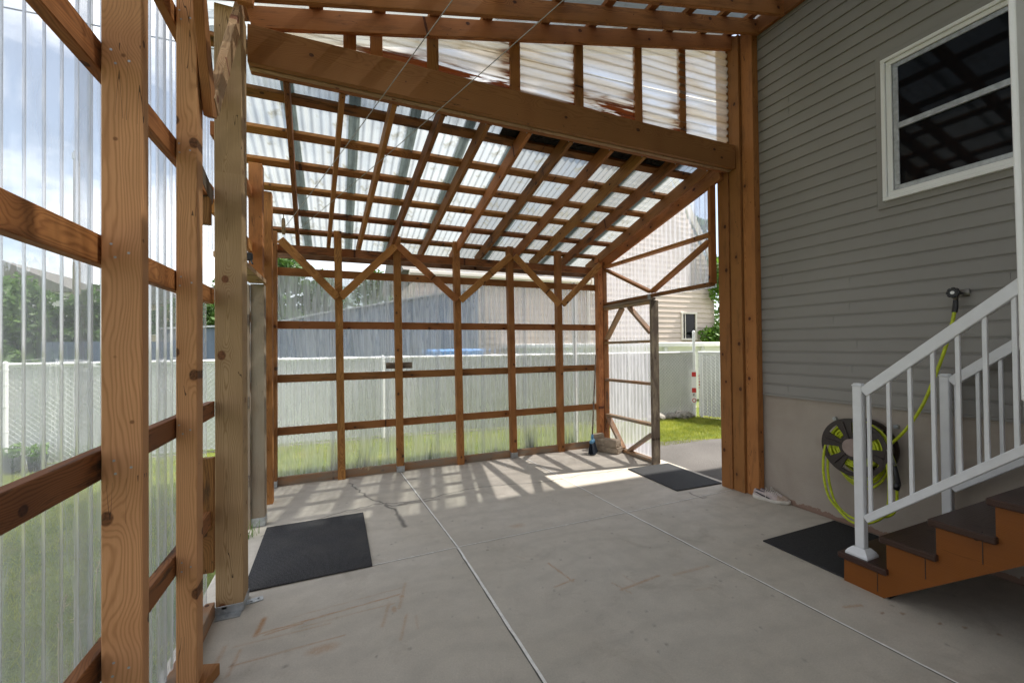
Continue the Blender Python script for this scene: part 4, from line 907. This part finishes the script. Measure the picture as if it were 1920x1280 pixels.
# small red, white and black warning stickers on the corner post
bm=bmesh.new(); q_=(7.285,6.885)
dirn=V((-.74,-.67,0)).normalized(); sd=V((dirn.y,-dirn.x,0)); rot=Matrix.Rotation(math.atan2(sd.y,sd.x),3,'Z')
st_=thing('sticker',(7.2,6.86,.45),'red, white and black warning strip tied down the corner fence post','sticker')
mesh_obj('backing',boxbm(.10,.006,.72,c=(7.225,6.86,.63),rot=rot),'white_vinyl',st_)
for zz in (.90,.55): mesh_obj('red_mark',boxbm(.085,.004,.10,c=(7.221,6.856,zz),rot=rot),'red',st_)
b_=bmesh.new()
n_=14
for k in range(n_):
    a=k*2*math.pi/n_; p=V((7.221,6.856,.33))+sd*.032*math.cos(a)+V((0,0,.038*math.sin(a))); boxbm(.013,.004,.018,bm=b_,c=p[:],rot=rot@Matrix.Rotation(-a,3,'Y'))
mesh_obj('red_ring',b_,'red',st_)
def text3d(s,loc,size,mat,parent,rot_z,name='letters'):
    cu=bpy.data.curves.new(name,'FONT'); cu.body=s; cu.size=size; cu.extrude=.001; cu.align_x='CENTER'
    tmp=bpy.data.objects.new('t',cu); me=bpy.data.meshes.new_from_object(tmp); bpy.data.objects.remove(tmp)
    me.materials.append(M[mat]); o=bpy.data.objects.new(name,me)
    return reg(o,parent,Matrix.Translation(loc)@Matrix.Rotation(rot_z,4,'Z')@Matrix.Rotation(R(90),4,'X'))
text3d('K',(7.219,6.854,.42),.09,'ink',st_,R(-48))
for k in range(9): mesh_obj('red_mark',boxbm(.035,.004,.03,c=(7.37+.002*k,6.845,.86-.065*k),rot=Matrix.Rotation(R(-60),3,'Z')),'red',st_)
# rocks at the fence foot
for i,(x,y,s,lb) in enumerate(((6.3,7.0,.16,'flat pale rock at the foot of the white fence, leftmost by the gate edge'),(6.62,6.96,.13,'small rock in the middle at the foot of the white fence'),(6.95,6.9,.20,'largest grey-brown rock at the foot of the white fence'))):
    bm=bmesh.new(); bmesh.ops.create_icosphere(bm,subdivisions=3,radius=s); rr=random.Random(i)
    for v_ in bm.verts:
        f=1+.16*math.sin(v_.co.x*23+i)+.12*math.sin(v_.co.y*31+2*i)+rr.gauss(0,.03); v_.co=V((v_.co.x*f*1.25,v_.co.y*f*.8,v_.co.z*f*.55))
    meta(mesh_obj('rock',bm,'stone_grey',None,Matrix.Translation((x,y,.0))),lb,'rock','rocks along the fence')
# white pool wall behind the fence on the right
pl=thing('pool',(9.5,9.6,0),'white above-ground pool wall rising just over the white fence at right','pool')
bm=bmesh.new(); nseg=60; 
lathe(bm,[(4.1,0),(4.1,1.50),(4.22,1.50),(4.22,1.60),(3.95,1.62),(3.95,1.2)],nseg); bmesh.ops.translate(bm,verts=bm.verts,vec=(0,0,0)); mesh_obj('pool_wall',bm,'white_vinyl',pl,Matrix.Translation((9.6,12.2,0))@Matrix.Diagonal((1.15,.82,1,1)))
for k in range(24):
    a=k*math.pi/12
    if math.sin(a)>.3: continue
    x,y=9.6+4.14*1.15*math.cos(a),12.2+4.14*.82*math.sin(a); mesh_obj('pool_upright',boxbm(.12,.10,1.5,.01,c=(x,y,.75)),'slat',pl)
# neighbour's house
nb=thing('neighbour_house',(9,14,0),'beige lap-sided neighbouring house behind the white fence, seen past the gate','house')
def lapwall(name,y,xl,xr,z0,z1,mat,parent,lap=.19,holes=()):
    bm=bmesh.new(); z=z0
    while z<z1-1e-3:
        t=min(z+lap,z1); 
        a,b=xl(z+lap/2),xr(z+lap/2); sp=[(a,b)]
        for h in holes:
            if t>h[2] and z<h[3]:
                ns=[]
                for p,q in sp:
                    if h[0]>p and h[1]<q: ns+=[(p,h[0]),(h[1],q)]
                    else: ns.append((p,q))
                sp=ns
        for p,q in sp:
            if q<=p: continue
            pr=None
            for d,h in ((0,0),(.028,0),(.026,.02),(.004,t-z)):
                A=bm.verts.new((p,y-d,z+h)); Bv=bm.verts.new((q,y-d,z+h))
                if pr: bm.faces.new((pr[0],pr[1],Bv,A))
                pr=(A,Bv)
        z+=lap
    bmesh.ops.recalc_face_normals(bm,faces=bm.faces); return mesh_obj(name,bm,mat,parent)
W1=(8.05,8.55,3.35,4.15); W2=(12.05,12.75,1.75,2.75)
NXL,NXR=7.9,14.0; AP=(10.6,9.4); EZ=6.2
def xl(z): return NXL if z<EZ else NXL+(z-EZ)*(AP[0]-NXL)/(AP[1]-EZ)
def xr(z): return NXR-.25 if z<4.2 else NXR-.25-(z-4.2)*(NXR-.25-AP[0])/(AP[1]-4.2)
lapwall('wall_siding',12.0,xl,xr,.3,9.3,'beige_siding',nb,holes=(W1,W2))
bm=bmesh.new(); prism(bm,[(NXL,0),(NXR-.27,0),(NXR-.27,4.2),(AP[0],AP[1]-.05),(NXL,EZ)],9,'Y'); bmesh.ops.translate(bm,verts=bm.verts,vec=(0,12.03,0)); mesh_obj('wall_core',bm,'beige_siding',nb)
for (x0,x1,z0,z1) in (W1,W2):
    f_=bmesh.new(); 
    for c,s in (((x0+x1)/2,z0),((x0+x1)/2,z1)): boxbm(x1-x0+.12,.07,.07,.005,f_,(c,11.965,s))
    for c in (x0,x1): boxbm(.07,.068,z1-z0-.07,.005,f_,(c,11.965,(z0+z1)/2))
    wnn=mesh_obj('window',f_,'trim',nb); mesh_obj('pane',boxbm(x1-x0-.05,.02,z1-z0-.05,c=((x0+x1)/2,11.99,(z0+z1)/2)),'pane',wnn)
    mesh_obj('mullion',boxbm(.03,.03,z1-z0-.06,c=(x0+.16,11.972,(z0+z1)/2)),'trim',wnn)
lapwall('wing_siding',12.1,lambda z:2.05,lambda z:7.88,.3,3.5,'beige_siding',nb)
bm=boxbm(5.83,6,3.5,c=(4.965,15.14,1.75)); mesh_obj('wing_core',bm,'beige_siding',nb)
bm=boxbm(6.0,.12,.24,.01,c=(4.86,11.92,3.62)); boxbm(6.0,.10,.10,.01,bm,(4.86,11.84,3.70)); mesh_obj('fascia',bm,'trim',nb)
bm=bmesh.new(); prism(bm,[(11.86,3.745),(15.2,5.3),(18.3,3.75)],6.2,'X'); bmesh.ops.translate(bm,verts=bm.verts,vec=(1.7,0,0)); mesh_obj('roof',bm,'shingle',nb)
b1=beam('rake',(NXL-.4,11.9,EZ-.3),(AP[0],11.9,AP[1]+.1),.25,.05,'trim',nb,(0,1,0)); beam('rake',(NXR+.15,11.88,3.95),(AP[0],11.88,AP[1]+.1),.25,.05,'trim',nb,(0,1,0))
bm=bmesh.new(); tube(bm,[(7.82,11.88,0),(7.82,11.88,3.55)],.045,8); mesh_obj('downpipe',bm,'trim',nb)
# slate-blue metal shed with a sloping top
sh=thing('shed',(1.2,11,0),'slate-blue ribbed metal shed with a sloping roof, behind the white fence','shed')
bm=bmesh.new(); px=[-3.2,-1.4,-.35,2.42,3.30]; pz=[1.95,2.05,2.30,2.86,3.02]; k=0
xs_=np.arange(-3.2,3.3,.085)
pr=None
for i,x in enumerate(xs_):
    z=float(np.interp(x,px,pz)); dy=.022 if (i//2)%2 else 0
    A=bm.verts.new((x,9.98-dy,0)); Bv=bm.verts.new((x,9.98-dy,z))
    if pr: bm.faces.new((pr[0],A,Bv,pr[1]))
    pr=(A,Bv)
mesh_obj('ribbed_wall',bm,'slate_metal',sh)
bm=bmesh.new(); prism(bm,[(-3.2,0),(3.28,0),(3.28,3.0)]+[(a,b-.02) for a,b in list(zip(px,pz))[-2::-1]],1.9,'Y'); bmesh.ops.translate(bm,verts=bm.verts,vec=(0,10.0,0)); mesh_obj('shed_body',bm,'slate_metal',sh)
for i in range(4): beam('roof_edge',(px[i],10.9,pz[i]+.02),(px[i+1],10.9,pz[i+1]+.02),2.0,.035,'galv',sh,(0,0,1),bev=.002)
meta(mesh_obj('tarp',boxbm(1.25,.5,.30,.04,c=(2.45,9.25,1.36)),'blue'),'bright blue folded tarp just showing over the fence beside the slate shed','tarp')
bm=boxbm(2.6,.06,1.55,c=(-3.55,10.0,.95)); 
for k in range(18): boxbm(.012,.02,1.55,bm=bm,c=(-4.8+.147*k,9.965,.95))
meta(mesh_obj('board_fence',bm,'slate_metal'),'dark blue-grey board fence standing behind the white fence at left','fence')
# trees
def leaves(name,cl,n,size,mat,parent,mw=None):
    tot=sum(c[1][0]*c[1][1]*c[1][2] for c in cl); cs=[]; 
    for c,r in cl:
        k=int(n*(r[0]*r[1]*r[2])/tot); u=rng.normal(size=(k,3)); u/=np.linalg.norm(u,axis=1)[:,None]; rad=rng.uniform(.25,1,k)**.45
        bump_=1+.22*np.sin(u[:,0]*5+c[0]*3)+.2*np.sin(u[:,2]*7+c[1])
        cs.append(np.array(c)+u*(rad*bump_)[:,None]*np.array(r))
    P=np.concatenate(cs); m=len(P); a=rng.normal(size=(m,3)); a/=np.linalg.norm(a,axis=1)[:,None]; b=np.cross(a,rng.normal(size=(m,3))); b/=np.linalg.norm(b,axis=1)[:,None]; s=(rng.uniform(.6,1.3,m)*size)[:,None]
    co=np.stack([P-a*s,P+b*s*.5,P+a*s,P-b*s*.5],1).reshape(-1,3).astype(np.float32)
    me=bpy.data.meshes.new(name); me.vertices.add(4*m); me.vertices.foreach_set('co',co.ravel()); me.loops.add(4*m); me.loops.foreach_set('vertex_index',np.arange(4*m,dtype=np.int32)); me.polygons.add(m); me.polygons.foreach_set('loop_start',np.arange(0,4*m,4,dtype=np.int32)); me.update(); me.materials.append(M[mat])
    return reg(bpy.data.objects.new(name,me),parent,mw or (W[parent.name] if parent else None))
def tree(x,y,h,r,label,seed,mat='leaf',n=7000,size=.11,low=.25,group='trees beyond the fence'):
    rr=random.Random(seed); t=thing('tree',(x,y,-.06),label,'tree',group,rr.uniform(0,6)); bm=bmesh.new()
    tube(bm,smooth_path([(0,0,0),(rr.gauss(0,.08),rr.gauss(0,.08),h*.3),(rr.gauss(0,.15),rr.gauss(0,.15),h*.6),(rr.gauss(0,.2),rr.gauss(0,.2),h*.88)],4),[.03*h*(1-.07*i) for i in range(13)],8)
    cl=[]
    for k in range(9):
        a=k*2.4+rr.uniform(-.4,.4); z=h*(low+.08+(.86-low)*k/8.5); rd=r*(1-.5*abs((z/h)-.5)*1.5)*rr.uniform(.45,.75); e=(rd*math.cos(a),rd*math.sin(a),z)
        tube(bm,[(0,0,z*.72),(e[0]*.6,e[1]*.6,z*.9),e],[.011*h,.007*h,.003*h],5); s=r*rr.uniform(.38,.55); cl.append((e,(s,s,s*.8)))
    cl.append(((0,0,h*.9),(r*.4,r*.4,h*.12)))
    mesh_obj('trunk',bm,'bark',t,W[t.name],smooth=True); leaves('crown',cl,n,size,mat,t)
tree(-7.9,14.5,3.35,1.4,'dense bright-green tree at the far left behind the white fence',1,'leaf2',9000,.10,.1)
tree(-6.6,15.5,3.2,1.0,'lower dark-green tree beside the grey utility pole',2,'leaf',6000,.10,.1)
tree(-10.4,17,3.7,1.8,'tall tree seen at the very left through the nearest plastic panel',3,'leaf2',8000,.12,.1)
tree(-3.4,26,7.0,2.6,'blurred tree seen above the shed through the back wall, left of the first stud',4,'leaf',8000,.16,.15)
tree(-.6,27,5.6,1.9,'smaller blurred tree over the low end of the slate shed',5,'leaf2',6000,.14,.15)
tree(1.9,25,5.8,1.6,'light-green tree showing between the shed roof and the neighbouring house',6,'leaf2',6000,.13,.15)
tree(-5.8,22,4.0,1.6,'round tree low beside the tan houses at left',8,'leaf',6000,.13,.1)
tree(22,24,12.0,4.2,'tall dark tree rising behind the right end of the neighbouring house',7,'leaf',12000,.2,.15)
# vine on the neighbour's corner
vn=thing('vine',(13.9,11.8,0),'bright green leafy vine climbing the corner of the beige house','vine')
bm=bmesh.new(); tube(bm,smooth_path([(13.86,11.85,0),(13.75,11.8,1.4),(13.9,11.82,2.6),(13.8,11.8,4.2)],5),.035,6); tube(bm,smooth_path([(13.9,11.85,1.5),(14.15,11.8,2.5),(14.1,11.8,4.0)],5),.02,5); mesh_obj('stem',bm,'bark',vn)
leaves('foliage',[((13.1,11.75,1.9),(.45,.22,.35)),((13.5,11.7,3.6),(.3,.22,.4)),((13.75,11.75,1.75),(.75,.3,.5)),((13.55,11.75,2.0),(.35,.25,.25)),((13.95,11.75,3.0),(.3,.25,.8)),((13.75,11.7,3.9),(.5,.3,.5)),((14.3,11.7,2.6),(.4,.3,1.3)),((14.0,11.7,4.5),(.5,.3,.5))],2600,.085,'vine',vn,Matrix.Identity(4))
# houses far left, utility pole, power lines
def far_house(x,y,w_,d_,h_,rh,wall,label):
    t=thing('far_house',(x,y,0),label,'house','houses far behind the fence at left'); mesh_obj('wall',boxbm(w_,d_,h_,c=(x,y,h_/2)),wall,t)
    bm=bmesh.new(); prism(bm,[(x-w_/2-.4,h_),(x,h_+rh),(x+w_/2+.4,h_)],d_+.8,'Y'); bmesh.ops.translate(bm,verts=bm.verts,vec=(0,y-d_/2-.4,.003)); mesh_obj('roof',bm,'shingle',t)
    for k in (-.3,.05,.32):
        f=mesh_obj('window',boxbm(w_*.16,.08,h_*.18,c=(x+k*w_,y-d_/2-.02,h_*.68)),'trim',t); mesh_obj('pane',boxbm(w_*.13,.03,h_*.15,c=(x+k*w_,y-d_/2-.07,h_*.68)),'pane',f)
far_house(-20.5,42,7,7,5.6,2.0,'white_house','white two-storey house far left above the hedge')
far_house(-13.4,40,5.5,7,5.0,1.6,'white_house','smaller white house far off beside the utility pole')
far_house(-9.2,30,3.6,6,3.9,1.4,'tan_house','tan gabled house far behind the fence between the two nearest studs')
far_house(-7.0,36,3.2,6,4.6,1.5,'tan_house','second tan gabled house partly hidden behind the nearer tan one')
up_=thing('utility_pole',(-7.9,18,0),'tall grey wooden utility pole rising above the trees at left','pole')
bm=bmesh.new(); tube(bm,[(-7.9,18,-.06),(-7.9,18,8.1)],[.12,.075],10); mesh_obj('pole',bm,'pole_wood',up_); mesh_obj('insulator',boxbm(.12,.12,.22,.02,c=(-7.9,17.9,7.9)),'galv',up_)
def cable(a,b,sag,label):
    bm=bmesh.new(); a,b=V(a),V(b); tube(bm,[a.lerp(b,t/24)-V((0,0,sag*4*(t/24)*(1-t/24))) for t in range(25)],.014,5,cap=False); meta(mesh_obj('power_line',bm,'black_plastic'),label,'cable','power lines overhead')
cable((-16,10,8.6),(16,9.0,9.2),.25,'upper of two black power lines crossing the sky outside'); cable((-16,10,7.35),(16,9.0,7.9),.2,'lower of two black power lines crossing the sky outside')
# far tree line
cl=[]
for k in range(60):
    a=R(100-200*k/59+20); d=70+10*math.sin(k*1.7); cl.append(((d*math.cos(a)*1.0,abs(d*math.sin(a))+6 if abs(a)<9 else 0,1.2),(4.2,2,3.2+1.6*math.sin(k*2.3))))
o=leaves('far_treeline',cl,42000,.42,'leaf',None,Matrix.Identity(4)); meta(o,'distant dark-green tree line along the horizon','tree line',kind='stuff')
# pots by the fence
for i,(x,lb) in enumerate(((-4.28,'leftmost dark plant pot at the foot of the fence'),(-4.02,'middle dark plant pot at the foot of the fence'),(-3.78,'rightmost dark plant pot at the foot of the fence'))):
    t=thing('plant_pot',(x,7.7,-.06),lb,'plant pot','potted plants by the fence'); bm=bmesh.new(); lathe(bm,[(.001,.0),(.075,0),(.10,.19),(.108,.19),(.108,.215),(.095,.215),(.09,.18),(.001,.18)],16); mesh_obj('pot',bm,'pot',t,W[t.name],smooth=False)
    leaves('plant',[((0,0,.28),(.12,.12,.09)),((.04,.02,.33),(.07,.07,.07))],160,.03,'vine',t)
# weeds growing against the plastic
def weed(x,y,n,h,label,spread=.12,mat='weed',cat='weed',group='weeds along the back wall',base=-.06,curl=.5,wd=.005):
    bm=bmesh.new()
    for k in range(n):
        a=random.uniform(0,6.28); s=random.uniform(.1,1)*spread; x0,y0=random.gauss(0,spread*.35),random.gauss(0,spread*.2); hh=h*random.uniform(.45,1.1); pr=None; dx,dy=math.cos(a)*hh*curl*random.random(),math.sin(a)*hh*curl*.4*random.random()
        for i in range(6):
            t=i/5; p=V((x0+dx*t*t,y0+dy*t*t,hh*(t-.12*t*t))); w_=wd*(1-t*.95); A=bm.verts.new(p+V((math.sin(a),-math.cos(a),0))*w_); Bq=bm.verts.new(p-V((math.sin(a),-math.cos(a),0))*w_)
            if pr: bm.faces.new((pr[0],pr[1],Bq,A))
            pr=(A,Bq)
    return meta(mesh_obj('weed',bm,mat,None,Matrix.Translation((x,y,base))),label,cat,group)
weed(-.35,5.62,70,.22,'low bright-green weed in the left corner outside the back wall',.22,'vine',wd=.012)
weed(-.05,5.60,34,.55,'dry brown weed standing left of the first stud of the back wall',.05,'seed',curl=.2)
weed(.28,5.60,40,.50,'wispy grass clump right of the first stud of the back wall',.16)
weed(1.15,5.60,34,.45,'wispy grass clump between the second and third studs of the back wall',.16)
weed(2.62,5.60,70,.58,'tall fanning grass clump between the fourth and fifth studs of the back wall',.14,curl=.8)
weed(2.05,5.60,50,.26,'short green grass tuft left of the fourth stud of the back wall',.16)
weed(3.32,5.60,60,.42,'green grass tuft beside the downspout outside the back wall',.15)
weed(-.86,2.95,60,.38,'green grass tuft pushing up beside the thick treated post',.10,'vine',group='weeds by the left wall')
weed(-.70,4.05,50,.24,'small green tuft at the foot of the weathered door post',.10,'vine',group='weeds by the left wall')
weed(.30,5.33,16,.05,'dry straw wisps lying on the sill plate inside the back wall',.16,'seed',base=.095,curl=3)
for i,(x,y,h,dx,lb) in enumerate(((-.86,1.83,.80,.05,'tallest dry seed stalk outside the nearest plastic panel'),(-.84,1.98,.90,.10,'dry seed stalk leaning right outside the nearest plastic panel'),(-.87,2.02,.70,-.03,'short dry seed stalk beside the nearest stud'),(-.86,1.70,.55,.02,'lowest dry seed stalk at the bottom left corner'))):
    bm=bmesh.new(); P=smooth_path([(0,0,0),(.01,dx*.2,h*.5),(.0,dx*.6,h*.85),(0,dx*1.4,h)],6); tube(bm,P,[.0022]*len(P),5)
    for k in range(60):
        t=random.uniform(.72,1); p=P[int(t*(len(P)-1))]; q=p+V((random.gauss(0,.006),random.gauss(0,.007),random.uniform(.0,.02))); tube(bm,[p,q],[.0022,.0006],3,cap=False)
    meta(mesh_obj('seed_stalk',bm,'seed',None,Matrix.Translation((x,y,-.06))),lb,'grass stalk','dry grass stalks outside the left wall')
